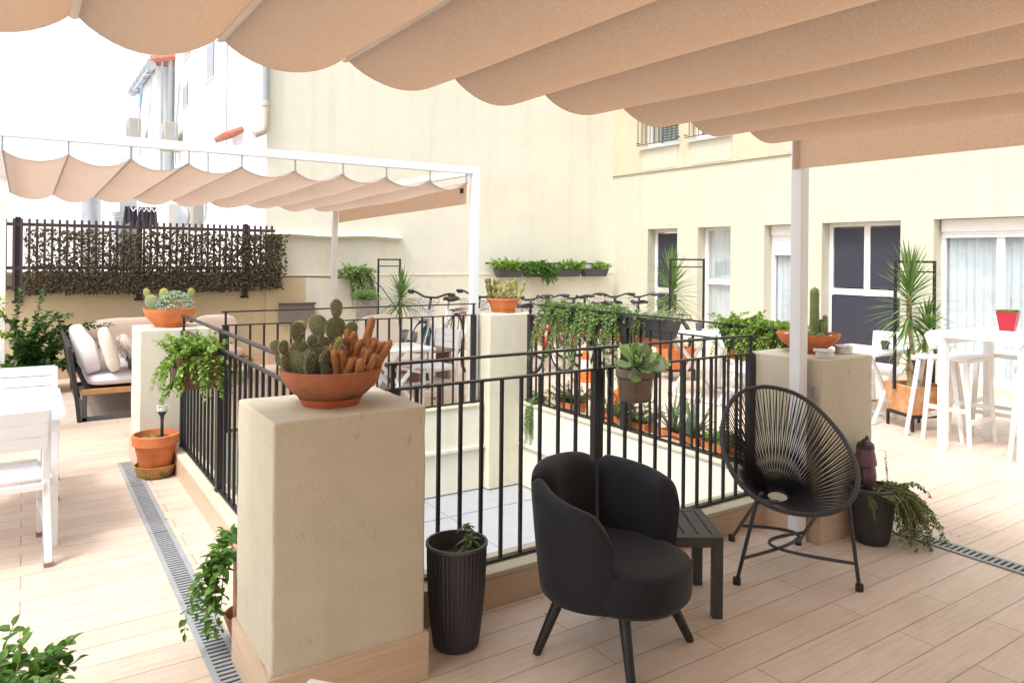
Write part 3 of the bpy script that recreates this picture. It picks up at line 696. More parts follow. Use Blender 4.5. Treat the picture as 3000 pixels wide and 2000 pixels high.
def table(label,loc,hx,hy,h,rz=0,leg=.055,inset=.0,group='white garden tables',name='garden_table',th=.035,legpos=None):
    t=thing(name,label,'table',loc,rz,group);W=MT['white']
    m=M();n=8;g=.004
    for k in range(n):
        y0=-hy+.05+(2*hy-.1)*k/n;m.box(-hx+.05,hx-.05,y0+g/2,y0+(2*hy-.1)/n-g/2,h-th*.6,h)
    m.box(-hx,hx,-hy,-hy+.0485,h-th,h+.001);m.box(-hx,hx,hy-.0485,hy,h-th,h+.001);m.box(-hx,-hx+.0485,-hy+.049,hy-.049,h-th,h+.001);m.box(hx-.0485,hx,-hy+.049,hy-.049,h-th,h+.001)
    m.build('tabletop',W,t,bevel=.003)
    m=M();a=hx-.03;b=hy-.03;m.box(-a,a,-b,-b+.02,h-th-.06,h-th-.001);m.box(-a,a,b-.02,b,h-th-.06,h-th-.001);m.build('apron',W,t)
    for sx in(-1,1):
        for sy in(-1,1):
            x=sx*(hx-leg/2-inset-.002);y=sy*(hy-leg/2-inset-.002)
            M().box(x-leg/2,x+leg/2,y-leg/2,y+leg/2,0,h-th-.0615).build('leg',W,t,bevel=.003)
    return t
def x_table(label,loc,hx,hy,h,rz=0,group='white garden tables'):
    t=thing('folding_table',label,'table',loc,rz,group);W=MT['white']
    M().box(-hx,hx,-hy,hy,h-.03,h).build('tabletop',W,t,bevel=.006)
    for s in(-1,1):
        m=M();m.bar((-hx*.8,s*(hy-.07),0.01),(hx*.8,s*(hy-.07),h-.03),.03,.03);m.build('leg',W,t)
        m=M();m.bar((hx*.8,s*(hy-.105),0.01),(-hx*.8,s*(hy-.105),h-.03),.03,.03);m.build('leg',W,t)
    for x in(-hx*.78,hx*.78): m=M();m.bar((x,-hy+.12,.03),(x,hy-.12,.03),.025,.025);m.build('cross_bar',W,t)
    return t
table('white slatted dining table cut by the left edge of the photo, between two chairs',(-.49,5.095,0),.69,.435,.725,inset=.03,leg=.07)
slat_chair('nearest white chair at the left edge, its backrest turned to the camera',(-.125,4.665,0),R(3))
slat_chair('white chair at the left edge on the far side of the dining table',(-.04,5.80,0),PI-R(2))
# sofa
t=thing('corner_sofa','dark framed corner sofa with pink cushions and teak edge under the far awning','sofa',(.47,7.98,0))
m=M()
for x,y in((0.02,0.02),(.80,.02),(.02,2.2),(1.9,2.2),(1.9,1.5),(.80,1.5)): m.box(x-.02,x+.02,y-.02,y+.02,.0405 if y>1 else 0,.25)
m.box(.0,.82,0,.04,.0,.04);m.box(0,.04,.041,2.2,0,.04);m.box(0.0,1.92,2.2,2.24,0,.04);m.box(.78,.82,.041,1.48,0,.04);m.build('frame',MT['greypl'],t,bevel=.003)
m=M();m.box(-.005,.83,-.005,.07,.251,.30);m.box(.76,.83,.071,1.48,.251,.30);m.box(.83,1.93,1.42,1.50,.251,.30);m.box(1.85,1.93,1.501,2.25,.251,.30);m.build('teak_edge',MT['wood'],t,bevel=.006)
m=M();m.box(.04,.755,.075,2.2,.24,.28);m.box(.83,1.85,1.51,2.2,.24,.28);m.build('seat_base',MT['rope'],t)
m=M()
for k in range(34):
    y=.02+k*.064;m.bar((-.03,y,.25 if k else 0),(-.10,y,.70),.02,.038)
m.bar((-.105,-.0,.70),(-.105,2.25,.70),.03,.03);m.bar((-.03,0,.25),(-.03,2.25,.25),.03,.03);m.bar((-.02,0,0),(-.105,0,.7),.035,.035)
for k in range(29):
    x=.05+k*.064;m.bar((x,2.26,.25),(x,2.33,.70),.038,.02)
m.bar((-.1,2.335,.70),(1.92,2.335,.70),.03,.03);m.build('rope_back',MT['rope'],t)
M().cush((.415,.60,.37),.375,.58,.075,8).build('seat_cushion',MT['lilac'],t)
M().cush((.415,1.72,.37),.375,.52,.075,8).build('seat_cushion',MT['lilac'],t)
M().cush((1.33,1.85,.37),.52,.38,.075,12).build('seat_cushion',MT['creamfab'],t)
for c,hx in(((.72,2.15,.60),.62),((1.62,2.15,.60),.27)):
    M().cush(c,hx,.09,.20,16,rot=Matrix.Rotation(R(-9),3,'X')).build('back_cushion',MT['creamfab'],t)
M().cush((.07,.58,.585),.085,.52,.19,6,rot=Matrix.Rotation(R(-12),3,'Y')).build('back_cushion',MT['lilac'],t)
M().cush((.07,1.62,.585),.085,.48,.19,6,rot=Matrix.Rotation(R(-12),3,'Y')).build('back_cushion',MT['lilac'],t)
def pillow(label,loc,h,mat,rot,fl=False):
    t=thing('cushion',label,'cushion',loc,0,'loose cushions on the sofa');m=M();m.cush((0,0,0),h[0],h[1],h[2],3.4,24,14,rot=rot)
    m.build('cover',mat,t)
    if fl:
        f=M();r=random.Random(3)
        for k in range(420):
            a=r.uniform(0,2*PI);b=r.uniform(-1.2,1.2);p=rot@V((h[0]*math.cos(b)*math.cos(a),h[1]*math.cos(b)*math.sin(a),h[2]*math.sin(b)));f.leaf(p,p.normalized()+V((0,0,-.9)),.07,.012,seg=1)
        f.build('fringe',MT['creamfab2'],t)
    return t
pillow('ivory cushion standing upright at the open left end of the sofa',(.70,8.13,.655),(.065,.19,.22),MT['creamfab2'],Matrix.Rotation(R(-14),3,'Y'))
pillow('shaggy cream fringed cushion behind the ivory one on the sofa',(.93,8.45,.60),(.07,.2,.18),MT['creamfab2'],Matrix.Rotation(R(-35),3,'Y'),True)
t=thing('blanket','folded grey knitted blanket lying on the sofa seat','blanket',(1.06,8.19,.455))
m=M()
for k in range(3):
    m.grid(lambda u,v,k=k:(-.17+.36*u+.012*math.sin(v*9+k),-.2+.42*v+.01*math.sin(u*11+k*2),.012+.033*k+.02*math.sin(u*PI)*(1)+.008*math.sin(u*16+v*7+k)),14,14)
m.grid(lambda u,v:(-.02+.2*u,-.205-.012*math.sin(u*9)-.03*v,.1-.19*v+.01*math.sin(u*8)),10,8)
m.build('knit',MT['blanket'],t,solid=.024,sharp=80)
# armchair
rz=R(12);t=thing('armchair','black fabric tub armchair with three petal backrest panels and round legs','armchair',(2.0,2.27,0),rz);BF=MT['blackfab']
def petal(a0,a1,hfun,r_add=0,TH=.07):
    m=M();K=22
    def fn(i,j):
        u=i;e=abs(2*u-1);ee=(1-e**9)**(1/2.5) if e<1 else 0
        ang=a0+(a1-a0)*u;th=TH*(.16+.84*ee);zt=hfun(u);z0=.258+.012*e
        # cross section loop
        s=j*4;seg=int(min(s,3.9999));f=s-seg
        hc=.040
        def rad(z): k=(z-.2)/.54;return .272+.056*max(0,k)**.85+r_add
        if seg==0: z=z0+(zt-hc-z0)*f;off=-th
        elif seg==1: a=PI*f;z=zt-hc+hc*math.sin(a);off=-th/2-th/2*math.cos(a)
        elif seg==2: z=zt-hc+(z0-(zt-hc))*f;off=0
        else: z=z0-.01*math.sin(PI*f);off=-th*f
        bulge=.010*math.sin(PI*u)*math.sin(PI*min(1,max(0,(z-z0)/(zt-z0))))
        r=rad(z)+off+(bulge if off>-.03 else -bulge)
        return (r*math.cos(ang),r*math.sin(ang),z)
    vs=[];nu=26;nj=48
    for i in range(nu+1):
        for j in range(nj): vs.append(fn(i/nu,j/nj))
    fs=[(i*nj+j,(i+1)*nj+j,(i+1)*nj+(j+1)%nj,i*nj+(j+1)%nj) for i in range(nu) for j in range(nj)]
    fs.append(tuple(range(nj)));fs.append(tuple(nu*nj+j for j in range(nj-1,-1,-1)))
    return m.add(vs,fs)
D2=R(1.2)
corner=lambda u,k=.05,p=5:k*abs(2*u-1)**p
petal(R(131)+D2,R(221)-D2,lambda u:.712-.085*u-.10*max(0,(u-.74)/.26)**2.6-.035*max(0,(.12-u)/.12)**2).build('backrest_panel',BF,t,sharp=70)
petal(R(48)+D2,R(131)-D2,lambda u:.742-.028*abs(2*u-1)**3-.02*abs(2*u-1)**8,TH=.105).build('backrest_panel',BF,t,sharp=70)
petal(R(-34)+D2,R(48)-D2,lambda u:.648+.072*(min(1,u*1.1))**.7-.06*max(0,(.14-u)/.14)**2.2-.035*max(0,(u-.88)/.12)**2,TH=.095).build('backrest_panel',BF,t,sharp=70)
m=M();nn=40
def sup(a,hx,hy,p): return (hx*math.copysign(abs(math.cos(a))**(2/p),math.cos(a)),hy*math.copysign(abs(math.sin(a))**(2/p),math.sin(a)))
prof=[(.0,.26),(.86,.26),(.94,.266),(.985,.282),(1.0,.30),(1.0,.37),(.99,.398),(.965,.415),(.94,.419),(.93,.420),(.9,.424),(.7,.427),(.4,.427),(0,.426)]
vs=[];
for k,z in prof:
    for j in range(nn):
        x,y=sup(2*PI*j/nn,.245,.295,2.35);vs.append((x*k-.006,y*k-.048,z))
m.add(vs,[(i*nn+j,i*nn+(j+1)%nn,(i+1)*nn+(j+1)%nn,(i+1)*nn+j) for i in range(len(prof)-1) for j in range(nn)]);m.build('seat',BF,t,sharp=60)
m=M();m.tube([( *[c*.975+(-.006 if i==0 else -.048) for i,c in enumerate(sup(2*PI*j/60,.245,.295,2.35))],.409) for j in range(60)],.0035,5,closed=True);m.build('piping',BF,t)
cs,sn=math.cos(-rz),math.sin(-rz)
for fx,fy in((-.266,.13),(-.105,-.253),(.335,-.136),(.17,.25)):
    x,y=fx*cs-fy*sn,fx*sn+fy*cs
    m=M();m.tube([(x,y,0.0),(x*.985,y*.985,.012),(x*.62,y*.62,.265)],[.0165,.018,.025],14);m.build('leg',MT['black'],t)
# side table
t=thing('side_table','small dark grey slatted side table between the armchair and the string chair','side table',(2.51,2.465,0),R(57));W=MT['sidetbl'];a,b,h=.19,.225,.362
m=M();m.box(-a,a,-b,-b+.04,h-.045,h);m.box(-a,a,b-.04,b,h-.045,h);m.box(-a,-a+.04,-b+.0405,b-.0405,h-.045,h);m.box(a-.04,a,-b+.0405,b-.0405,h-.045,h)
n=6;w=(2*b-.082)/n
for k in range(n): m.box(-a+.041,a-.041,-b+.0415+k*w+.003,-b+.0415+(k+1)*w-.003,h-.02,h-.001)
m.build('tabletop',W,t,bevel=.002)
for sx in(-1,1):
    for sy in(-1,1): M().box(sx*a-(.045 if sx>0 else 0),sx*a+(.045 if sx<0 else 0),sy*b-(.045 if sy>0 else 0),sy*b+(.045 if sy<0 else 0),0,h-.0455).build('leg',W,t,bevel=.002)
# string chair
O=V((3.30,2.40,0));t=thing('string_chair','black round string lounge chair on a tubular base in front of the right pillar','lounge chair',O)
w=V((.8,-.6,0));fw=V((-.6,-.8,0));l=-fw*math.cos(R(43))+V((0,0,math.sin(R(43))));base=V((3.155,2.2,.40))+fw*.05-O;nrm=w.cross(l)
if nrm.z>0:nrm=-nrm
half=[(-.03,0),(-.022,.08),(.002,.155),(.045,.222),(.10,.268),(.17,.302),(.26,.320),(.35,.318),(.44,.301),(.53,.265),(.60,.226),(.66,.172),(.70,.105),(.722,0)]
ctrl=[base+w*(.022-.065*v+x)+l*v for v,x in half]+[base+w*(.022-.065*v-x)+l*v for v,x in half[-2:0:-1]]
def catmull(P,k,closed=True):
    out=[];n=len(P)
    for i in range(n):
        p0,p1,p2,p3=P[i-1],P[i],P[(i+1)%n],P[(i+2)%n]
        for j in range(k):
            s=j/k;out.append(.5*((2*p1)+(p2-p0)*s+(2*p0-5*p1+4*p2-p3)*s*s+(3*p1-p0-3*p2+p3)*s**3))
    return out
ring=catmull(ctrl,6)
M().tube(ring,.0115,10,closed=True).build('rim',MT['blackplas'],t)
# cord winding on the rim
m=M();k=len(ring);wp=[];T=520
for i in range(T):
    f=i/T*k;a=int(f)%k;s=f-int(f);p=ring[a].lerp(ring[(a+1)%k],s);d=(ring[(a+1)%k]-ring[a]).normalized();x=d.cross(nrm).normalized();ph=i*2*PI/4
    wp.append(p+(x*math.cos(ph)+nrm*math.sin(ph))*.0125)
m.tube(wp,.0032,4,closed=True);m.build('cord_winding',MT['blackplas'],t)
hc=V((3.485,2.56,.285))-O;hx=w*.058;hy=(l*.75+V((.1,.13,-.2))).normalized()*.045
M().tube([hc+hx*math.cos(a*2*PI/32)+hy*math.sin(a*2*PI/32) for a in range(32)],.006,8,closed=True).build('hub',MT['blackplas'],t)
m=M();ns=118
# resample ring by length
Ls=[0]
for i in range(k):Ls.append(Ls[-1]+(ring[(i+1)%k]-ring[i]).length)
def at_len(q):
    q%=Ls[-1]
    import bisect
    i=bisect.bisect_right(Ls,q)-1;i=min(i,k-1);return ring[i].lerp(ring[(i+1)%k],(q-Ls[i])/(Ls[i+1]-Ls[i]))
cen=base+l*.34+w*.0
for i in range(ns):
    p=at_len(Ls[-1]*i/ns);d=p-cen;a=math.atan2(d.dot(l),d.dot(w))
    for da in(.0,.42):
        if da and i%2: continue
        q=hc+hx*math.cos(a+da)+hy*math.sin(a+da);mid=p.lerp(q,.5)+V((0,0,-.004));m.tube([p,mid,q],.0028,4,caps=False)
m.build('string_seat',MT['black'],t)
def W2(x,y,z):return V((x,y,z))-O
legs=[(W2(2.933,2.384,.01),base+w*-.20+l*.055-V((0,0,.012))),(W2(3.378,2.015,.01),base+w*.235+l*.055-V((0,0,.012))),(W2(3.36,2.77,.01),base+w*-.17+l*.09-V((0,0,.012))),(W2(3.63,2.53,.01),base+w*.08+l*.0-V((0,0,.012)))]
for a,b in legs:
    m=M();m.tube([a,b],.0095,10);o=m.build('leg',MT['blackplas'],t);m=M();m.tube([a-V((0,0,.01)),a+V((0,0,.022))],.019,12);m.build('foot_cap',MT['black'],o)
def on(i,z):a,b=legs[i];return a.lerp(b,(z-.01)/(b.z-.01))
def arc(a,c,b,n=14): return [a*(1-s)**2+c*2*s*(1-s)+b*s*s for s in[i/n for i in range(n+1)]]
A=on(0,.13);B=on(2,.15);Cc=(A+B)/2;M().tube(arc(A,Cc+(W2(3.46,2.36,.14)-Cc)*1.75,B),.0085,8).build('base_loop',MT['blackplas'],t)
A=on(1,.13);B=on(3,.15);Cc=(A+B)/2;M().tube(arc(A,Cc+(W2(3.13,2.42,.14)-Cc)*1.6,B),.0085,8).build('base_loop',MT['blackplas'],t)
m=M();m.tube([base+w*x+l*(.05)-V((0,0,.018)) for x in(-.2,-.14,-.1)],.012,8);m.build('bracket',MT['blackplas'],t)
# bar table and stools
table('high white bar table at the right edge with the red flower pot on it',(6.91,2.85,0),.44,.335,1.0,leg=.065,name='bar_table',th=.05)
def stool(label,loc,rz):
    t=thing('bar_stool',label,'bar stool',loc,rz,'white plastic bar stools');P=MT['plastic']
    m=M();m.grid(lambda u,v:((u-.5)*.40,(v-.5)*.36,.735+.012*math.cos((v-.5)*PI)-.03*max(0,abs(u-.5)*2-.75)**2*6),16,10);m.build('seat',P,t,solid=.03,sharp=70)
    for sx in(-1,1):
        for sy in(-1,1):
            a=V((sx*.175,sy*.15,.722));b=V((sx*.215,sy*.20,0));m=M();m.tube([a+V((-sx*.02,0,.002)),a,a.lerp(b,.08)+V((sx*.012,0,0)),b],[.02,.026,.025,.019],8);m.build('leg',P,t)
    m=M();q=.207
    m.bar((-q,-.186,.21),(q,-.186,.21),.03,.035);m.bar((-q,.186,.21),(q,.186,.21),.03,.035);m.bar((-q+.01,-.18,.30),(-q+.01,.18,.30),.03,.035);m.bar((q-.01,-.18,.30),(q-.01,.18,.30),.03,.035);m.build('footrest',P,t)
    m=M();m.grid(lambda u,v:((u-.5)*.40,-.17-.055*v+.03*(2*u-1)**2,.80+.16*v-.03*abs(2*u-1)**4*v),14,5);m.build('backrest',P,t,solid=.022,sharp=70)
    for sx in(-1,1): m=M();m.tube([(sx*.165,-.15,.72),(sx*.17,-.158,.82)],.014,8);m.build('back_strut',P,t)
    return t
stool('white bar stool on the window side of the bar table, under its left corner',(6.95,3.23,0),R(178))
stool('white bar stool nearest the camera at the right edge under the bar table',(6.62,2.70,0),R(85)) if 0 else stool('white bar stool nearest the camera at the right edge of the bar table',(6.83,2.50,0),R(5))
stool('white bar stool farthest right behind the bar table by the sliding window',(7.55,3.10,0),R(95))
t=thing('bar_chair','tall white chair with slanted legs partly hidden behind the near bar table leg','chair',(6.99,3.44,0),R(20));P=MT['plastic']
for sx in(-1,1):
    for sy in(-1,1): m=M();m.tube([(sx*.15,sy*.13,.70),(sx*.22,sy*.22,0)],[.022,.018],8);m.build('leg',P,t)
M().cush((0,0,.715),.19,.18,.02,6).build('seat',P,t)
# other garden tables and chairs
x_table('white garden table behind the far railing, before the white bicycles',(3.08,6.80,0),.36,.28,.68)
slat_chair('white slatted chair beyond the far railing, under the two white bicycles',(3.60,7.02,0),R(100))
t=thing('lounge_chair','low lounge chair with a big square beige back cushion beyond the far railing','armchair',(3.72,8.15,0),R(195))
M().cush((0,-.28,.60),.30,.07,.27,7,rot=Matrix.Rotation(R(10),3,'X')).build('back_cushion',MT['creamfab2'],t);M().cush((0,.02,.36),.29,.30,.06,7).build('seat_cushion',MT['creamfab2'],t)
m=M();m.box(-.31,.31,-.33,.33,.25,.295);m.build('frame',MT['wood'],t)
for sx in(-1,1):
    for sy in(-1,1): m=M();m.tube([(sx*.27,sy*.29,.25),(sx*.29,sy*.31,0)],.018,8);m.build('leg',MT['black'],t)
t=thing('wood_bench','small brown wooden bench beyond the far railing','bench',(4.35,8.45,0),R(10))
M().box(-.3,.3,-.16,.16,.36,.40).build('seat',MT['palew'],t);
for sx in(-1,1):
    m=M();m.box(sx*.24-.02,sx*.24+.02,-.14,.14,0,.359);m.build('leg',MT['palew'],t)
x_table('white square table with a tiny pot right of the mossy planters',(6.60,5.72,0),.42,.42,.74)
slat_chair('white chair on the near side of the square table with the tiny pot',(6.55,5.05,0),R(5))
slat_chair('white chair right of the square table in front of the tall window',(7.35,5.85,0),R(92))
x_table('white folding table behind the right pillar with a small black pot',(7.10,4.22,0),.30,.32,.70)
slat_chair('white slatted chair behind the folding table against the dark window panel',(7.78,4.38,0),R(95))
slat_chair('white chair half hidden by the right pillar, in front of the folding table',(6.42,4.35,0),R(-88))
# corner of a white table at the bottom edge
t=thing('white_side_table','corner of a white tabletop at the bottom edge of the photo','table',(.48,1.22,0),R(40))
M().box(-.2,.2,-.2,.2,.69,.72).build('tabletop',MT['white'],t,bevel=.006)
for sx in(-1,1):
    for sy in(-1,1): M().box(sx*.16-.015,sx*.16+.015,sy*.16-.015,sy*.16+.015,0,.69).build('leg',MT['white'],t)
# small items
def ashtray(label,loc):
    t=thing('ashtray',label,'ashtray',loc,0,'white lidded ashtrays on the right pillar')
    M().lathe([(0,0),(.046,0),(.05,.004),(.05,.034),(.047,.036)],28).build('bowl',MT['ash'],t)
    M().lathe([(.047,.0362),(.055,.037),(.056,.043),(.05,.047),(.036,.046),(.033,.040),(0,.040)],28).build('lid',MT['ash'],t)
    m=M()
    for k in range(3): a=k*2.1;m.box(.053*math.cos(a)-.007,.053*math.cos(a)+.007,.053*math.sin(a)-.007,.053*math.sin(a)+.007,.034,.050)
    m.build('rest',MT['ash'],t)
ashtray('white ashtray at the front corner of the right pillar, nearer the white post',(3.872,2.535,1.03));ashtray('white ashtray at the right edge of the right pillar',(4.165,2.60,1.03))
def solar(label,loc,h,tilt=0):
    t=thing('solar_lamp',label,'garden lamp',loc,tilt,'solar stake lamps')
    M().lathe([(.006,0),(.011,.01),(.011,h*.62),(.014,h*.72),(.033,h*.86),(.034,h*.87)],18).build('stake',MT['blackplas'],t)
    M().lathe([(.032,h*.871),(.035,h*.89),(.033,h*.98),(.031,h)],18).build('diffuser',MT['lampglass'],t)
    M().lathe([(.0312,h+.0005),(.035,h+.001),(.034,h+.012),(.027,h+.014),(0,h+.012)],18).build('cap',MT['ash'],t)
    M().lathe([(.024,h+.0142),(0,h+.0145)],18).build('solar_cell',MT['solar'],t)
solar('solar stake lamp with a clear head standing in the round terracotta pot',(.835,5.76,.25),.25)
solar('solar stake lamp leaning in the square terracotta tub of the big yucca',(6.98,3.64,.42),.28)
OW=1.22
t=thing('owl_figurine','mauve and black ceramic owl sitting on the edge of the ribbed pot','figurine',(4.045,2.385,.285),R(20))
# body sits upright, scalloped hood over a round belly
M().lathe([(0,0),(.040,.0),(.052,.03),(.056,.07),(.052,.11),(.042,.135),(.03,.15),(0,.155)],22,sy=.85).build('body',MT['owlp'],t)
m=M();nn=28;vs=[];pr=[(.058,.132),(.056,.15),(.050,.18),(.044,.21),(.036,.232),(.02,.245),(0,.248)]
for i,(r,z) in enumerate(pr):
    for j in range(nn): a=2*PI*j/nn;vs.append((r*math.cos(a),r*.85*math.sin(a),z-(.008*abs(math.sin(a*7)) if i==0 else 0)))
m.add(vs,[(i*nn+j,i*nn+(j+1)%nn,(i+1)*nn+(j+1)%nn,(i+1)*nn+j) for i in range(len(pr)-1) for j in range(nn)]);m.build('head',MT['owlp'],t)
m=M();m.lathe([(.0445,.215),(.040,.238),(.022,.252),(0,.255)],20,sy=.9)
for s in(-1,1): m.tube([(s*.028,0,.235),(s*.034,0,.262),(s*.036,0,.275)],[.014,.009,.001],8)
m.build('ears',MT['owld'],t)
m=M();m.tube([(.045,-.01,.02),(.060,-.0,.06),(.054,0,.12)],[.012,.014,.006],8);m.build('wing',MT['owlw'],t)
m=M();m.tube([(-.045,-.01,.02),(-.060,-.0,.06),(-.054,0,.12)],[.012,.014,.006],8);m.build('wing',MT['owld'],t)
t.scale=(1.25,1.25,1.08)
# ------------------------------------------------------------------ plants
def rv(r,z0=-1,z1=1):
    a=r.uniform(0,2*PI);z=r.uniform(z0,z1);q=math.sqrt(max(0,1-z*z));return V((q*math.cos(a),q*math.sin(a),z))
def sprays(L,ST,org,n,length,r,up=.6,out=1,droop=.8,leaf=(.03,.02),per=12,steps=8,srad=.0015,dirfn=None,seg=2,spread=.01,start=.1,floor=None,opp=True):
    for i in range(n):
        a=r.uniform(0,2*PI);o=V(org)+V((r.uniform(-spread,spread),r.uniform(-spread,spread),0)) if not callable(org) else org(r)
        d=dirfn(r) if dirfn else V((math.cos(a)*out,math.sin(a)*out,up*r.uniform(.6,1.3)))
        d=V(d).normalized();ln=length*r.uniform(.55,1.1);P=[o.copy()];p=o.copy();dr=droop*r.uniform(.6,1.4)
        for k in range(steps):
            d=(d+V((r.uniform(-.14,.14),r.uniform(-.14,.14),-dr/steps*1.6+r.uniform(-.05,.05)))).normalized()
            p=p+d*ln/steps
            if floor is not None and p.z<floor: p.z=floor+.004;d.z=.02
            P.append(p.copy())
        ST.tube(P,[srad*(1.25-.9*k/len(P)) for k in range(len(P))],4,caps=False)
        for k in range(per):
            f=start+(1-start)*(k+.5)/per*.999;q=f*steps;j=min(int(q),steps-1);pt=P[j].lerp(P[j+1],q-j);dd=(P[j+1]-P[j]).normalized()
            s=dd.cross(V((0,0,1)));s=s.normalized() if s.length>.05 else V((1,0,0))
            ph=k*2.4+i;side=s*math.cos(ph)+s.cross(dd)*math.sin(ph)
            ld=(dd*.55+side*.9+V((0,0,.12))+rv(r)*.45).normalized();sc=r.uniform(.65,1.15)*(1-.35*f)
            L.leaf(pt,ld,leaf[0]*sc*1.08,leaf[1]*sc*1.35,up=(r.uniform(-.3,.3),r.uniform(-.3,.3),1),fold=.18,curl=r.uniform(.05,.3),seg=seg)
            if opp:
                ld=(dd*.5-side*.9+V((0,0,.12))+rv(r)*.45).normalized();sc=r.uniform(.6,1.1)*(1-.35*f);L.leaf(pt,ld,leaf[0]*sc*1.08,leaf[1]*sc*1.35,up=(r.uniform(-.3,.3),r.uniform(-.3,.3),1),fold=.18,curl=r.uniform(.05,.3),seg=seg)
        L.leaf(P[-1],P[-1]-P[-2],leaf[0]*.7,leaf[1]*.6,seg=seg)
def potprof(rt,rb,h,rim=.02,lip=.012,th=.012):
    return [(0,0),(rb,0),(rb+(rt-rb)*.8,h*.8 if rim==0 else h-rim-.001),(rt-lip*.2 if rim==0 else rt-lip,h-rim),(rt,h-rim+.002),(rt,h-.003),(rt-.003,h),(rt-th,h),(rt-th-.002,h-.01),(rb,.02)]
def saucer(t,r,mat,z=0,h=.03,x=0,y=0):
    M().lathe([(0,0),(r*.86,0),(r,h),(r-.008,h),(r*.84,.008),(0,.008)],36).build('saucer',mat,t,loc=(x,y,z))
def soil(t,r,z,sx=1,sy=1):
    m=M();rr=random.Random(int(r*1e4+z*100))
    m.grid(lambda u,v:(r*v*math.cos(2*PI*u)*sx,r*v*math.sin(2*PI*u)*sy,z+.006*math.sin(u*31+v*9)+.004*math.sin(v*23)),20,5,close_u=True);m.build('soil',MT['soil'],t)
def bowl(t,rt,rb,h,mat,z,n=48,k=.75):
    pr=[(0,0),(rb,0)]
    for i in range(1,13): f=i/12;pr.append((rb+(rt-rb)*math.sin(f*PI/2)**(k+.25),h*f))
    pr+= [(rt+.002,h+.004),(rt-.008,h+.005),(rt-.012,h-.004),(rt*.9,h*.72),(0,h*.7)]
    M().lathe(pr,n).build('bowl',mat,t,loc=(0,0,z))
def spikes(m,c,ax,n,r,L=.005,w=.0008,fn=None,spread=.4):
    X,Y,Z=[V(a) for a in ax];c=V(c)
    for i in range(n):
        u=rv(r);kk=fn(u.z) if fn else 1
        p=c+X*(u.x*kk)+Y*(u.y*kk)+Z*u.z
        nn=(X.normalized()*(u.x/X.length)+Y.normalized()*(u.y/Y.length)+Z.normalized()*(u.z/Z.length)).normalized()
        for q in range(2):
            d=(nn+rv(r)*spread).normalized();s=d.orthogonal().normalized()*w;m.add([p-s,p+s,p+d*L*r.uniform(.6,1.3)],[(0,1,2)])
def pad(m,sp,c,h,w,th,yaw,tilt,r,n=60,L=.006,lean=0):
    """opuntia pad: c is the base point"""
    Rm=Matrix.Rotation(yaw,3,'Z')@Matrix.Rotation(tilt,3,'Y')@Matrix.Rotation(lean,3,'X')
    X=Rm@V((w/2,0,0));Y=Rm@V((0,th/2,0));Z=Rm@V((0,0,h/2))
    f=lambda z:(.62+.38*((z+1)/2))*(1.06) if z<.6 else 1.06*(.924+.0*z)
    m.ell(V(c)+Z*.97,(X,Y,Z),18,10,fn=f)
    if sp is not None: spikes(sp,V(c)+Z*.97,(X,Y,Z),n,r,L,fn=f)
    return V(c)+Z*1.9
# --- wide bowl on near pillar
t=thing('cactus_bowl','wide mossy terracotta bowl of green opuntia and orange brown finger cacti on the near pillar','potted cactus',(.985,2.725,1.03))
saucer(t,.122,MT['terra_red'],0,.03);bowl(t,.19,.088,.118,MT['terra_old'],.016,k=.5);soil(t,.175,.118)
r=random.Random(11);m=M();sp=M();ml=M();spl=M()
def stackpads(c,lst,mm=None):
    for (h,w,yaw,tilt,le) in lst: h*=1.1;w*=1.22;c=pad(mm or m,sp,c,h,w,w*.2 if w>.03 else w*.4,R(yaw),R(tilt),r,n=int(h*w*80000),lean=R(le));c=c-V((0,0,.004))
rightv=V((.90,-.43,0))   # across the bowl as seen from the terrace
def at(u,d,z):return rightv*u+V((.43,.90,0))*d+V((0,0,z))
yw=-26
stackpads(at(-.115,.03,.125),[(.105,.075,yw,-6,4),(.075,.055,yw+25,-4,0)])
stackpads(at(-.055,.05,.13),[(.115,.088,yw+8,2,-5),(.082,.068,yw-10,-6,3)])
stackpads(at(-.02,.09,.12),[(.12,.08,yw,8,0),(.075,.06,yw+40,10,0)])
stackpads(at(.01,.06,.13),[(.10,.085,yw-20,-3,3),(.088,.075,yw+20,7,0),(.072,.044,yw,-2,0)])
stackpads(at(.045,.05,.15),[(.09,.07,yw+30,14,0),(.065,.045,yw,8,0)])
stackpads(at(-.13,-.03,.12),[(.085,.062,yw+30,-28,8),(.055,.05,yw+60,-20,0)])
stackpads(at(-.10,-.06,.12),[(.09,.075,yw-30,-14,14)])
stackpads(at(-.075,-.085,.115),[(.09,.045,yw+55,2,6)]);stackpads(at(-.155,.0,.135),[(.07,.05,yw+10,-34,0),(.05,.04,yw,-20,0)])
stackpads(at(-.015,-.07,.115),[(.045,.03,yw+20,-2,0),(.055,.052,yw+50,-12,18)]);stackpads(at(.025,-.05,.13),[(.095,.042,yw+70,6,10)])
stackpads(at(.02,.0,.15),[(.07,.05,yw,14,0)]);stackpads(at(-.06,.0,.13),[(.08,.07,yw-5,-4,0),(.05,.04,yw+30,-10,0)])
stackpads(at(-.09,.09,.13),[(.095,.07,yw,-8,0)]);stackpads(at(-.03,.02,.12),[(.085,.065,yw+60,3,0)])
m.build('opuntia_pads',MT['pad'],t,sharp=80);sp.build('opuntia_spines',MT['spine'],t)
m2=M();s2=M();stackl=[]
pad(m2,s2,at(.015,-.02,.205),.055,.03,.014,R(yw+15),R(26),r,n=60);pad(m2,s2,at(-.165,-.02,.165),.04,.045,.01,R(yw+15),R(-10),r,n=40);pad(m2,s2,at(-.12,.06,.26),.055,.05,.012,R(yw+15),R(-3),r,n=40)
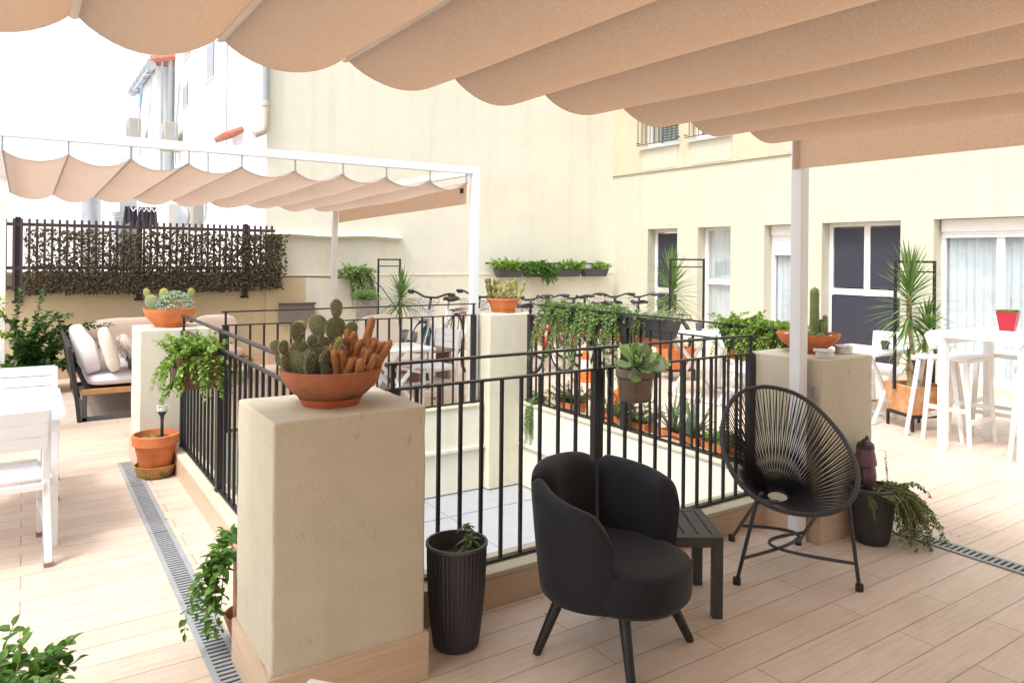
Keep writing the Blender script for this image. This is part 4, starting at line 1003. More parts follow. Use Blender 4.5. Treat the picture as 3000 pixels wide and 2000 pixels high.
m2.build('young_opuntia_pads',MT['padlight'],t,sharp=80);s2.build('young_pad_spines',MT['spine'],t)
m=M();sp=M();r=random.Random(4)
def finger(c,d,L,rad,bend=0):
    d=V(d).normalized();P=[];rs=[];c=V(c);n=9
    for i in range(n+1):
        f=i/n;P.append(c+d*L*f+V((0,0,bend*L*f*f)));rs.append(rad*(.82+.18*min(1,f*4))*(math.sqrt(max(0,1-((f-.86)/.14)**2)) if f>.86 else 1)+.0002)
    m.tube(P,rs,11)
    for i in range(int(L*2200)):
        f=r.random()*1.0;k=min(int(f*n),n-1);p=P[k].lerp(P[k+1],f*n-k);rr=rs[k];u=rv(r,-.1,.1);ax=(P[k+1]-P[k]).normalized();u=(u-ax*u.dot(ax)).normalized()
        for q in range(3):
            dd=(u+rv(r)*.65+ax*.25).normalized();s=dd.orthogonal().normalized()*.0006;p0=p+u*rr*.97;sp.add([p0-s,p0+s,p0+dd*.0048],[(0,1,2)])
finger(at(.125,.055,.215),(.30,.05,1),.115,.0155);finger(at(.105,.06,.15),(.1,0,1),.09,.018)
finger(at(.055,.03,.16),(-.35,0,1),.10,.013);finger(at(.06,.05,.16),(0,.1,1),.125,.013);finger(at(.09,.045,.17),(-.1,0,1),.105,.014);finger(at(.095,.03,.20),(-.5,.0,1),.065,.011)
for i in range(46):
    u=r.uniform(.025,.168);d=r.uniform(-.095,.085)
    if math.hypot(u,d)>.172: d*=.6;u*=.92
    k=math.hypot(u,d)/.18;ld=rightv*(u-.07)*7+V((.43,.90,0))*(d*3.5)+V((0,0,1.1))
    finger(at(u,d,.115+.015*r.random()),ld+rv(r)*.28,r.uniform(.05,.115)*(1.1-.3*k)+(.03 if d>0 else 0),r.uniform(.009,.0135))
finger(at(.16,-.01,.12),(.55,-.2,1.0),.125,.0135);finger(at(.165,.02,.12),(.6,-.1,1.1),.135,.0125);finger(at(.145,.04,.15),(.2,0,1),.10,.013);finger(at(.06,-.09,.11),(.25,-.45,1),.085,.0135);finger(at(.105,-.1,.10),(.0,-.45,1),.10,.0145)
m.build('finger_cactus',MT['finger'],t,sharp=80);sp.build('finger_spines',MT['spineor'],t)
# --- bowl on left pillar
t=thing('succulent_bowl','terracotta bowl with pale blue sedum and yellow green opuntia on the left pillar','potted succulent',(.945,6.2,1.03))
saucer(t,.118,MT['terra'],0,.025);bowl(t,.186,.10,.125,MT['terra'],.014,k=.7);soil(t,.17,.125)
r=random.Random(21);L=M();ST=M()
for i in range(150):
    u=rv(r,.05,1);c=V((.04+u.x*.125,u.y*.11,.125+u.z*.135))
    for k in range(13): a=k*2.4;q=k/13;d=u*(.9-.55*q)+V((math.cos(a),math.sin(a),.25*math.sin(a*2)))*(.25+.65*q);L.leaf(c,d,.021,.012,up=u,fold=.05,curl=-.2,seg=1)
L.build('sedum_rosettes',MT['echev'],t);m=M();s2=M()
pad(m,s2,at(-.13,.0,.12),.13,.11,.022,R(-20),R(-3),r,90);pad(m,s2,at(-.09,.03,.12),.07,.06,.02,R(10),R(10),r,40);m.build('opuntia_pads',MT['padsage'],t,sharp=80)
for q in((at(-.16,-.0,.215),.085,.06,.017,R(-30),R(-12)),(at(-.045,.03,.16),.14,.085,.02,R(-20),R(-4)),(at(.125,.07,.21),.09,.062,.02,R(-20),R(12))): m=M();pad(m,s2,*q,r,60);m.build('young_opuntia_pad',MT['padlight'],t,sharp=80);s2.build('opuntia_spines',MT['spine'],t)
# --- bowl on far pillar
t=thing('succulent_bowl','tapered terracotta pot of yellowish bushy opuntia on the far pillar','potted cactus',(4.06,6.25,1.03))
saucer(t,.125,MT['terra'],0,.025);M().lathe([(0,0),(.105,0),(.165,.115),(.172,.117),(.172,.132),(.16,.133),(.15,.11),(0,.10)],40).build('bowl',MT['terra'],t,loc=(0,0,.012));soil(t,.155,.125)
r=random.Random(8);m=M();s2=M()
for i in range(26):
    u=r.uniform(-.14,.14);c=at(u,r.uniform(-.07,.07),.125);k=r.randint(1,3)
    ti=u*250+r.uniform(-12,12);yw2=r.uniform(-60,40)
    for q in range(k): c=pad(m,s2,c,r.uniform(.07,.10)*(1-.1*q),r.uniform(.045,.06),.02,R(yw2),R(ti*(.55 if q else 1)),r,24);c.z-=.004;yw2+=r.uniform(-40,40)
m.build('opuntia_pads',MT['padlight'],t,sharp=80);s2.build('opuntia_spines',MT['spine'],t);m=M()
for i in range(16): c=at(r.uniform(-.1,.1),r.uniform(-.13,-.08),.12);m.tube([c,c+V((r.uniform(-.02,.02),r.uniform(-.02,0),.04)),c+V((r.uniform(-.03,.03),-.02,.06))],[.010,.011,.004],7)
m.build('woody_stubs',MT['palew'],t)
# --- bowl on right pillar
t=thing('cactus_bowl','terracotta bowl with one tall column cactus on the right pillar behind the white post','potted cactus',(4.02,2.745,1.03))
saucer(t,.10,MT['terra'],0,.022);bowl(t,.183,.088,.10,MT['terra'],.012,k=.75);soil(t,.165,.10)
def colcact(m,sp,c,h,rad,r,ribs=12):
    vs=[];nz=18;nn=ribs*2
    for i in range(nz+1):
        f=i/nz;rr=rad*(.9+.1*min(1,f*5))*(math.sqrt(max(0,1-((f-.9)/.1)**2)) if f>.9 else 1)+.0003
        for j in range(nn): a=2*PI*j/nn;q=rr*(1.0 if j%2 else .86);vs.append((c[0]+q*math.cos(a),c[1]+q*math.sin(a),c[2]+h*f))
    m.add(vs,[(i*nn+j,i*nn+(j+1)%nn,(i+1)*nn+(j+1)%nn,(i+1)*nn+j) for i in range(nz) for j in range(nn)])
    for i in range(int(h*1700)):
        j=r.randrange(ribs);a=2*PI*(2*j+1)/nn;z=r.random()*h*.97;rr=rad*(1 if z<h*.9 else .75);p=V((c[0]+rr*math.cos(a),c[1]+rr*math.sin(a),c[2]+z))
        for q in range(3): d=(V((math.cos(a),math.sin(a),0))+rv(r)*.8).normalized();s=d.orthogonal().normalized()*.0007;sp.add([p-s,p+s,p+d*.008],[(0,1,2)])
m=M();sp=M();r=random.Random(3)
colcact(m,sp,at(.04,.0,.10),.30,.0265,r)
for u,d,h,ra in((.085,-.02,.085,.016),(.105,-.01,.13,.014),(.125,.02,.12,.013),(.10,.03,.10,.014),(.075,.03,.07,.016)): colcact(m,sp,at(u,d,.10),h,ra,r,8)
m.build('column_cactus',MT['column'],t,sharp=80);sp.build('cactus_spines',MT['spine'],t)
M().ell(at(-.02,-.05,.105),((.04,0,0),(0,.04,0),(0,0,.03)),16,8).build('round_cactus',MT['pad'],t);M().ell(at(.03,-.09,.105),((.03,0,0),(0,.03,0),(0,0,.024)),16,8).build('round_cactus',MT['pad'],t)
m=M()
for i in range(40): c=at(r.uniform(-.12,.12),r.uniform(-.12,.1),.105);m.ell(c,((.008,0,0),(0,.008,0),(0,0,.006)),6,4)
m.build('pebbles',MT['ash'],t)
# --- hanging clay pot with aeonium
def rosette(L,c,ax,rad,n,r,wid=.42,open_=1.0,cup=.3):
    c=V(c);ax=V(ax).normalized();X=ax.orthogonal().normalized();Y=ax.cross(X)
    for i in range(n):
        f=(i+.5)/n;a=i*2.39996;o=X*math.cos(a)+Y*math.sin(a);el=(1-f)*1.5-.16+(1-open_)*.5;d=(o*math.cos(el)+ax*math.sin(el)).normalized()
        Lh=rad*(.45+.55*f**.6);W=Lh*wid*(1.15 if f>.5 else 1);s=d.cross(ax).normalized() if d.cross(ax).length>.05 else X;nn=s.cross(d).normalized()
        nu,nv=6,4
        def fn(u,v):
            wv=W*(.16+.84*math.sin(min(1,u*1.02)**1.5*PI*.62)**.9)*(math.sqrt(max(0,1-((u-.8)/.2)**2)) if u>.8 else 1)*.5
            x=(v*2-1);return c+o*rad*.03+d*Lh*u+s*x*wv+nn*(cup*wv*x*x*1.2+ .10*Lh*u*u)
        L.grid(fn,nu,nv)
t=thing('hanging_planter','taupe clay pot with a big green aeonium rosette clamped to the front railing','potted succulent',(2.63,2.795,.862))
m=M();m.lathe([(0,0),(.072,0),(.078,.01),(.09,.125),(.092,.127),(.099,.128),(.101,.165),(.095,.168),(.089,.165),(.086,.13)],36).build('pot',MT['clay'],t,sharp=50);soil(t,.088,.155)
m=M();m.tube([(.0825*math.cos(a*PI/16),.0825*math.sin(a*PI/16),.012) for a in range(32)],.0022,6,closed=True);m.tube([(.094*math.cos(a*PI/16),.094*math.sin(a*PI/16),.122) for a in range(32)],.0022,6,closed=True)
for a in(-.6,-2.3,.9,2.6): m.tube([(.0825*math.cos(a),.0825*math.sin(a),.012),(.0945*math.cos(a),.0945*math.sin(a),.122)],.002,5)
m.tube([(.09,.03,.012),(.135,.09,.13),(.12,.13,.17)],.0025,5);m.tube([(-.09,.03,.012),(-.10,.09,.07),(-.10,.11,.17)],.0025,5);m.build('wire_holder',MT['iron'],t)
L=M();r=random.Random(2);rosette(L,(-.015,-.02,.19),(-.25,-.75,1),.14,19,r,.44,1,.22);L.build('rosette',MT['aeon'],t,solid=.0022,sharp=90)
L=M();rosette(L,(.135,-.01,.165),(.15,-.6,1),.095,15,r,.48,.75,.25);L.build('rosette',MT['aeon'],t,solid=.002,sharp=90)
L=M();rosette(L,(-.01,-.03,.175),(-.2,-.9,.75),.15,7,random.Random(4),.5,.0,.15);L.build('outer_leaves',MT['aeonpale'],t,solid=.002,sharp=90);m=M();m.tube([(.03,0,.15),(.09,.0,.12),(.13,.0,.16)],.008,6);m.tube([(.0,0,.15),(-.01,-.01,.185)],.012,6);m.build('stem',MT['brownstem'],t)
# --- wooden planter box on left railing
t=thing('planter_box','reddish wooden planter box with bright trailing greenery on the left railing','planter box',(.868,4.75,.795));m=M();a,b,h=.115,.13,.195
for k in range(3):
    z0=k*h/3+.003;z1=(k+1)*h/3-.003
    m.box(-a,a,-b,-b+.014,z0,z1);m.box(-a,a,b-.014,b,z0,z1);m.box(-a,-a+.014,-b+.0145,b-.0145,z0,z1);m.box(a-.014,a,-b+.0145,b-.0145,z0,z1)
m.build('boards',MT['boxwood'],t,bevel=.002)
for x in(-1,1):
    for y in(-1,1): M().box(x*(a-.01)-.014,x*(a-.01)+.014,y*(b+.0)-.006,y*(b+.0)+.006,-.002,h).build('corner_batten',MT['boxwood'],t);M().box(-a+.015,a-.015,-b+.015,b-.015,.005,h-.03).build('soil',MT['soil'],t)
r=random.Random(31);L=M();ST=M()
org=lambda r:V((r.uniform(-.1,.1),r.uniform(-.12,.12),h-.03))
sprays(L,ST,org,80,.17,r,up=1.3,out=.6,droop=.4,leaf=(.036,.022),per=12,seg=2)
sprays(L,ST,lambda r:V((r.uniform(-.11,.11),r.uniform(-.14,-.1),h-.02)),13,.27,r,dirfn=lambda r:(r.uniform(-.8,.8),-.6,.35),droop=2.4,leaf=(.033,.02),per=17,steps=10)
sprays(L,ST,lambda r:V((r.uniform(-.12,-.1),r.uniform(-.12,.12),h-.02)),8,.22,r,dirfn=lambda r:(-.7,r.uniform(-.6,.6),.3),droop=2.4,leaf=(.033,.02),per=17,steps=10)
sprays(L,ST,lambda r:V((-.08,-.1,.1)),7,.22,r,dirfn=lambda r:(-.9,-.2,-.4),droop=.8,leaf=(.03,.015),per=16,steps=8)
L.build('foliage',MT['leaflight'],t);ST.build('stems',MT['stem'],t)
L=M()
for k in range(7): aa=k*.9;L.blade((-.02,-.02,h),(math.cos(aa),math.sin(aa),1.1),.13,.05,droop=.5,seg=5)
L.build('broad_leaves',MT['leaf'],t)
# --- ribbed black pots
def ribbed(name,label,loc,rt,rb,h,group='ribbed black pots'):
    t=thing(name,label,'potted plant',loc,0,group);n=44
    pr=[(0,0),(rb*.9,0),(rb,.012)]+[(rb+(rt-rb)*math.sin(f/8*PI/2)**.9,.012+(h-.03)*f/8) for f in range(1,9)]
    vs=[];m=M()
    m.lathe(pr,n*2,ripple=-.022);m.build('pot',MT['blackplas'],t,sharp=20)
    M().lathe([(rt*.98,h-.018),(rt+.004,h-.012),(rt+.004,h),(rt-.007,h+.001),(rt-.01,h-.03),(rt*.9,h*.5)],48).build('rim',MT['greypl'],t)
    soil(t,rt*.93,h-.07);return t
t=ribbed('potted_succulent','ribbed black pot with a small sprig standing beside the near pillar',(1.497,2.64,0),.124,.095,.425)
L=M();ST=M();r=random.Random(6)
ST.tube([(.02,.0,.35),(.03,-.02,.40),(.04,-.02,.44)],.006,6)
for c,ra in(((.045,-.03,.43),.06),((.06,.02,.46),.045),((.02,-.045,.40),.045)):
    for i in range(12): a=i*2.4;f=i/12;L.blade(c,(math.cos(a)*(.4+f),math.sin(a)*(.4+f),.9-f*.9),ra*(.7+.5*f),.017,droop=.3+.4*f,seg=4)
L.build('leaves',MT['leafgrey'],t,solid=.002);ST.build('stem',MT['brownstem'],t)
t=ribbed('trailing_plant','ribbed black pot by the right pillar with straggly trailing stems and the owl on it',(4.03,2.335,0),.122,.092,.315)
L=M();ST=M();r=random.Random(16)
sprays(L,ST,lambda r:V((r.uniform(-.03,.11),r.uniform(-.1,.04),.29)),60,.44,r,dirfn=lambda r:(r.uniform(.3,1.2),r.uniform(-.9,.1),.5),droop=1.9,leaf=(.027,.018),per=20,steps=12,srad=.0022,floor=.01,seg=2)
sprays(L,ST,lambda r:V((r.uniform(-.09,.05),-.11,.30)),10,.34,r,dirfn=lambda r:(r.uniform(-.4,.5),-.6,.2),droop=3.0,leaf=(.024,.017),per=12,steps=12,srad=.002,floor=.01,start=.2)
sprays(L,ST,lambda r:V((r.uniform(.0,.09),r.uniform(-.06,.04),.27)),46,.15,r,up=.8,droop=.7,leaf=(.022,.014),per=10)
sprays(L,ST,lambda r:V((.10,-.03,.30)),2,.2,r,dirfn=lambda r:(.25,-.1,1.4),droop=.0,leaf=(.012,.009),per=14,start=.4)
sprays(L,ST,lambda r:V((-.10,-.05,.28)),5,.18,r,dirfn=lambda r:(-.8,-.5,.5),droop=.8,leaf=(.018,.012),per=12)
L.build('foliage',MT['leafmix'],t);ST.build('stems',MT['vinestem'],t)
# --- pot behind near pillar
t=thing('trailing_plant','brown clay pot with glossy trailing leaves, half hidden behind the near pillar over the grate','potted plant',(.80,3.185,.009))
saucer(t,.088,MT['terra_brown'],0,.07) if 0 else M().lathe([(0,0),(.07,0),(.098,.085),(.09,.087),(.064,.01)],32).build('saucer',MT['terra_brown'],t)
m=M();m.lathe(potprof(.115,.07,.34,.055,.014),32);o=m.build('pot',MT['terra_brown'],t,loc=(.01,.0,.03));o.rotation_euler=(0,R(7),0)
r=random.Random(12);L=M();ST=M()
sprays(L,ST,lambda r:V((r.uniform(-.08,.10),r.uniform(-.08,.08),.36)),34,.14,r,up=.8,droop=.8,leaf=(.05,.028),per=7)
sprays(L,ST,lambda r:V((r.uniform(-.1,-.03),r.uniform(-.08,.04),.37)),11,.34,r,dirfn=lambda r:(-.8,r.uniform(-.9,.1),.25),droop=2.1,leaf=(.05,.029),per=10,steps=12,srad=.0022)
L.build('foliage',MT['leaf'],t);ST.build('stems',MT['stem'],t)
# --- terracotta pot with lamp
t=thing('potted_plant','round terracotta pot in a mossy saucer at the end of the left grate','potted plant',(.80,5.80,.009))
M().lathe([(0,0),(.118,0),(.138,.075),(.142,.078),(.134,.08),(.115,.012)],40).build('saucer',MT['mossy'],t)
M().lathe([(0,0),(.10,0),(.137,.19),(.140,.192),(.153,.195),(.158,.262),(.153,.266),(.142,.266),(.135,.21)],40).build('pot',MT['terra'],t,loc=(0,0,.03),sharp=50);soil(t,.135,.255)
L=M();ST=M();r=random.Random(2);sprays(L,ST,(-.04,-.02,.25),16,.07,r,droop=.4,leaf=(.025,.014),per=7);L.build('foliage',MT['leaflight'],t);ST.build('stems',MT['stem'],t)
# --- bush bottom left
t=thing('potted_bush','glossy dark green bush cut by the bottom left corner','potted plant',(-.15,2.42,0))
M().lathe(potprof(.17,.12,.26),36).build('pot',MT['terra'],t);soil(t,.155,.24)
L=M();ST=M();r=random.Random(9)
sprays(L,ST,lambda r:V((r.uniform(-.10,.10),r.uniform(-.10,.10),.24)),190,.31,r,up=1.5,out=.9,droop=.6,leaf=(.056,.034),per=11,steps=7,srad=.0025)
L.build('foliage',MT['leaf'],t);ST.build('stems',MT['stem'],t)
# --- plant against left wall and yellow vine
t=thing('potted_shrub','tall leafy shrub in a terracotta pot against the shade-tinted wall left of the sofa','potted plant',(.05,9.9,0))
M().lathe([(0,0),(.2,0),(.27,.22),(.29,.23),(.29,.30),(.27,.30),(.25,.24)],36).build('pot',MT['terra'],t);soil(t,.25,.28)
L=M();ST=M();r=random.Random(14)
sprays(L,ST,lambda r:V((r.uniform(-.2,.2),r.uniform(-.15,.15),.28)),16,.85,r,dirfn=lambda r:(r.uniform(-.5,.6),r.uniform(-.3,.3),1.3),droop=.5,leaf=(.085,.065),per=26,steps=10,srad=.006,start=.15)
sprays(L,ST,lambda r:V((r.uniform(-.2,.25),r.uniform(-.2,.15),.3)),22,.5,r,up=.7,droop=.8,leaf=(.08,.06),per=14,steps=8,srad=.004)
sprays(L,ST,lambda r:V((.1,0,.35)),4,.8,r,dirfn=lambda r:(r.uniform(.9,1.2),-.1,1.1),droop=.5,leaf=(.08,.06),per=24,steps=10,srad=.005)
L.build('foliage',MT['leafdark'],t);ST.build('stems',MT['vinestem'],t)
t=thing('climbing_vine','yellow green climber on the post at the far left edge','climber',(-.34,7.6,0))
L=M();ST=M();r=random.Random(15)
ST.tube([(0,0,0),(.03,.02,.5),(-.02,0,1.0),(.02,.01,1.55)],.012,7)
sprays(L,ST,lambda r:V((r.uniform(-.05,.05),r.uniform(-.05,.05),r.choice((.35,.5,1.0,1.2,1.3)))),22,.28,r,up=.3,droop=.9,leaf=(.08,.06),per=8,steps=6,srad=.003)
L.build('foliage',MT['leafyel'],t);ST.build('stems',MT['vinestem'],t)
M().lathe(potprof(.14,.1,.22),24).build('pot',MT['terra'],t)
# --- wall planters
t=thing('planter_rail','black metal rail fixed along the cream wall above the bicycles','rail',(6.62,10.78,1.475))
M().box(0,2.72,-.012,.0,-.012,.012).build('bar',MT['black'],t)
m=M()
for k in range(5): m.box(.2+k*.58,.23+k*.58,-.0,.045,-.01,.01)
m.build('bracket',MT['black'],t)
for i,(x0,x1,lab) in enumerate(((6.75,7.32,'leftmost wall planter, full of pale jade plant'),(7.34,7.93,'second wall planter from the left, bright leafy herb spilling over'),(7.95,8.62,'third wall planter from the left, jade plant on its right half'),(8.65,9.27,'rightmost wall planter, mostly bare soil with a small tuft'))):
    t=thing('wall_planter',lab,'planter',((x0+x1)/2,10.665,1.235),0,'black window box planters on the wall rail');a=(x1-x0)/2-.01;k=.045
    m=M();m.add([(-a+k,-.055,0),(a-k,-.055,0),(a-k,.055,0),(-a+k,.055,0),(-a,-.085,.15),(a,-.085,.15),(a,.085,.15),(-a,.085,.15),(-a+.012,-.073,.15),(a-.012,-.073,.15),(a-.012,.073,.15),(-a+.012,.073,.15),(-a+.02,-.065,.11),(a-.02,-.065,.11),(a-.02,.065,.11),(-a+.02,.065,.11)],
      [(0,3,2,1),(0,1,5,4),(1,2,6,5),(2,3,7,6),(3,0,4,7),(4,5,9,8),(5,6,10,9),(6,7,11,10),(7,4,8,11),(8,9,13,12),(9,10,14,13),(10,11,15,14),(11,8,12,15)],False);m.build('trough',MT['greypl'],t)
    M().box(-a+.02,a-.02,-.065,.065,.10,.112).build('soil',MT['soil'],t)
    m=M();m.box(-a+.08,-a+.11,.086,.112,.06,.245);m.box(a-.11,a-.08,.086,.112,.06,.245);m.build('hook',MT['black'],t)
    L=M();ST=M();r=random.Random(40+i)
    xr={0:(-a*.8,a*.6),1:(-a*.75,a*.75),2:(-.05,a*.9),3:(a*.25,a*.9)}[i];nn={0:90,1:150,2:90,3:50}[i];ln={0:.24,1:.30,2:.24,3:.19}[i]
    sprays(L,ST,lambda r:V((r.uniform(*xr),r.uniform(-.05,.05),.11)),nn,ln,r,up=1,out=.6,droop=.5 if i!=1 else 1.1,leaf=(.055,.045) if i!=1 else (.06,.036),per=12,seg=1,steps=6)
    if i==1: sprays(L,ST,lambda r:V((r.uniform(0,a*.8),-.07,.14)),40,.3,r,dirfn=lambda r:(r.uniform(-.4,.5),-.6,.4),droop=2.4,leaf=(.05,.03),per=14,seg=1)
    L.build('foliage',MT['leaflight' if i!=1 else 'leaf'],t);ST.build('stems',MT['stem'],t)
# --- planters hanging on the right railing
def rail_planter(label,y0,y1,mats,kind,seed,group='trough planters hung on the right railing'):
    yc=(y0+y1)/2;a=(y1-y0)/2;t=thing('rail_planter',label,'planter',(4.30,yc,.95),0,group)
    m=M();m.add([(-.05,-a+.04,0),(.05,-a+.04,0),(.05,a-.04,0),(-.05,a-.04,0),(-.082,-a,.155),(.082,-a,.155),(.082,a,.155),(-.082,a,.155),(-.07,-a+.012,.155),(.07,-a+.012,.155),(.07,a-.012,.155),(-.07,a-.012,.155),(-.06,-a+.02,.12),(.06,-a+.02,.12),(.06,a-.02,.12),(-.06,a-.02,.12)],
      [(0,3,2,1),(0,1,5,4),(1,2,6,5),(2,3,7,6),(3,0,4,7),(4,5,9,8),(5,6,10,9),(6,7,11,10),(7,4,8,11),(8,9,13,12),(9,10,14,13),(10,11,15,14),(11,8,12,15),(12,13,14,15)],False);m.build('trough',MT[mats[0]],t)
    M().box(-.045,.05,-a+.06,a-.06,-.075,-.003).build('drip_tray',MT['terra'],t,bevel=.01)
    m=M()
    for y in(-a*.6,a*.6): m.tube([(-.10,y,.17),(-.10,y,.185),(-.085,y,.185),(-.084,y,.02),(.03,y,-.002)],.003,5)
    m.build('hook',MT['black'],t)
    L=M();ST=M();r=random.Random(seed)
    if kind=='ivy':
        sprays(L,ST,lambda r:V((r.uniform(-.06,.06),r.uniform(-a,a),.14)),int(a*330),.18,r,up=1.2,out=.8,droop=1.2,leaf=(.03,.024),per=14,seg=1)
        sprays(L,ST,lambda r:V((-.06+r.uniform(-.02,.02),r.uniform(-a,a),.16)),int(a*62),.36,r,dirfn=lambda r:(-.6,r.uniform(-1.1,1.1),.35),droop=2.0,leaf=(.03,.024),per=24,steps=12,seg=1)
        sprays(L,ST,lambda r:V((-.09,r.choice((-.7,-.2,.35,.8))*a+r.uniform(-.05,.05),.08)),int(a*55),.5,r,dirfn=lambda r:(-.35,r.uniform(-.6,.6),-.2),droop=1.5,leaf=(.028,.022),per=26,steps=12,seg=1)
        sprays(L,ST,lambda r:V((.06,r.uniform(-a,a),.16)),int(a*50),.3,r,dirfn=lambda r:(.6,r.uniform(-.5,.5),.4),droop=3.0,leaf=(.024,.02),per=24,steps=10,seg=1)
        L.build('foliage',MT['leafgrey'],t)
    elif kind=='mix':
        sprays(L,ST,lambda r:V((r.uniform(-.06,.06),r.uniform(-a,a*.9),.14)),60,.15,r,up=.9,out=.8,droop=.6,leaf=(.02,.012),per=10,seg=1)
        L.build('foliage',MT['aeonpale'],t);L=M();sprays(L,ST,lambda r:V((-.08,r.uniform(0,a*.6),.15)),9,.26,r,dirfn=lambda r:(-.3,r.uniform(-.3,.3),.2),droop=3.4,leaf=(.018,.013),per=22,steps=10,seg=1);L.build('trailing_foliage',MT['leafred'],t)
    else:
        sprays(L,ST,lambda r:V((r.uniform(-.06,.06),r.uniform(-a,a),.14)),int(a*520),.19,r,up=1.1,out=.9,droop=.8,leaf=(.036,.026),per=13,seg=1)
        sprays(L,ST,lambda r:V((-.07,r.uniform(-a*.9,a*.6),.15)),24,.30,r,dirfn=lambda r:(-.5,r.uniform(-.5,.5),.4),droop=3.0,leaf=(.03,.02),per=20,steps=10,seg=1)
        L.build('foliage',MT['leaflight'],t)
    ST.build('stems',MT['stem'],t)
rail_planter('trough of cascading ivy on the right railing nearest the far pillar',5.18,5.80,['greypl'],'ivy',51)
rail_planter('second trough of cascading ivy on the right railing, next to the bare grey planter',4.62,5.14,['greypl'],'ivy',52)
rail_planter('plain grey trough with wispy pale plants in the middle of the right railing',4.12,4.58,['greypl'],'mix',53)
rail_planter('trough of bright green leaves on the right railing nearest the white post',3.03,3.62,['greypl'],'bright',54)
# hanging strand on the well wall
t=thing('trailing_ivy','ivy strand hanging down into the light well by the far pillar','climber',(4.235,5.86,.18))
L=M();ST=M();r=random.Random(61)
sprays(L,ST,lambda r:V((r.uniform(-.05,.03),r.uniform(-.06,.06),.02)),26,.52,r,dirfn=lambda r:(-.9,r.uniform(-.15,.15),.25),droop=4.5,leaf=(.022,.018),per=34,steps=14,seg=1,srad=.0015)
sprays(L,ST,lambda r:V((r.uniform(-.02,.06),r.uniform(-.1,.06),.03)),20,.12,r,up=.8,droop=.7,leaf=(.024,.018),per=9,seg=1)
L.build('foliage',MT['leafgrey'],t);ST.build('stems',MT['stem'],t)
# pots along the right parapet
def trough(label,y0,y1,kind,seed,h=.16,z=.162,name='trough_planter',x=4.375):
    yc=(y0+y1)/2;a=(y1-y0)/2;t=thing(name,label,'planter',(x,yc,.0),0,'terracotta planters along the right parapet');m=M();hh=.215
    M().add([(-.065,-a+.03,0),(.065,-a+.03,0),(.065,a-.03,0),(-.065,a-.03,0),(-.085,-a,hh),(.085,-a,hh),(.085,a,hh),(-.085,a,hh),(-.072,-a+.013,hh),(.072,-a+.013,hh),(.072,a-.013,hh),(-.072,a-.013,hh),(-.06,-a+.02,hh-.03),(.06,-a+.02,hh-.03),(.06,a-.02,hh-.03),(-.06,a-.02,hh-.03)],
      [(0,3,2,1),(0,1,5,4),(1,2,6,5),(2,3,7,6),(3,0,4,7),(4,5,9,8),(5,6,10,9),(6,7,11,10),(7,4,8,11),(8,9,13,12),(9,10,14,13),(10,11,15,14),(11,8,12,15)],False).build('trough',MT['terra'],t)
    M().box(-.06,.06,-a+.02,a-.02,hh-.035,hh-.03).build('soil',MT['soil'],t)
    L=M();ST=M();r=random.Random(seed)
    if kind=='aloe':
        for q in range(2):
            cx=(q-.5)*a*.9
            for i in range(26): a2=i*2.4;f=i/26;L.blade((r.uniform(-.02,.02),cx+r.uniform(-.03,.03),hh-.03),(math.cos(a2)*(.15+.8*f),math.sin(a2)*(.15+.8*f),1.3-.6*f),r.uniform(.26,.44)*(1-.25*f),.032,droop=.05,seg=5)
        L.build('leaves',MT['aloe'],t,solid=.004)
    else:
        sprays(L,ST,lambda r:V((r.uniform(-.05,.05),r.uniform(-a*.8,a*.8),hh-.03)),int(26+a*60),.27 if kind=='jade' else .2,r,up=1.2,out=.75,droop=.5,leaf=(.032,.024),per=15,steps=7,seg=1,srad=.004)
        L.build('foliage',MT['leaflight' if kind=='light' else 'leafred'],t);ST.build('stems',MT['brownstem'],t)
trough('small terracotta planter with a jade bush on the right parapet nearest the far pillar',5.40,5.66,'jade',71)
trough('long terracotta planter with woody jade stems in the middle of the right parapet',4.44,5.02,'jade',72)
trough('terracotta planter with long aloe leaves on the right parapet',3.88,4.30,'aloe',73)
trough('small planter with a rounded pale jade bush next to the aloe',3.64,3.84,'light',74)
trough('terracotta planter seen through the string chair at the near end of the right parapet',3.10,3.55,'jade',75)
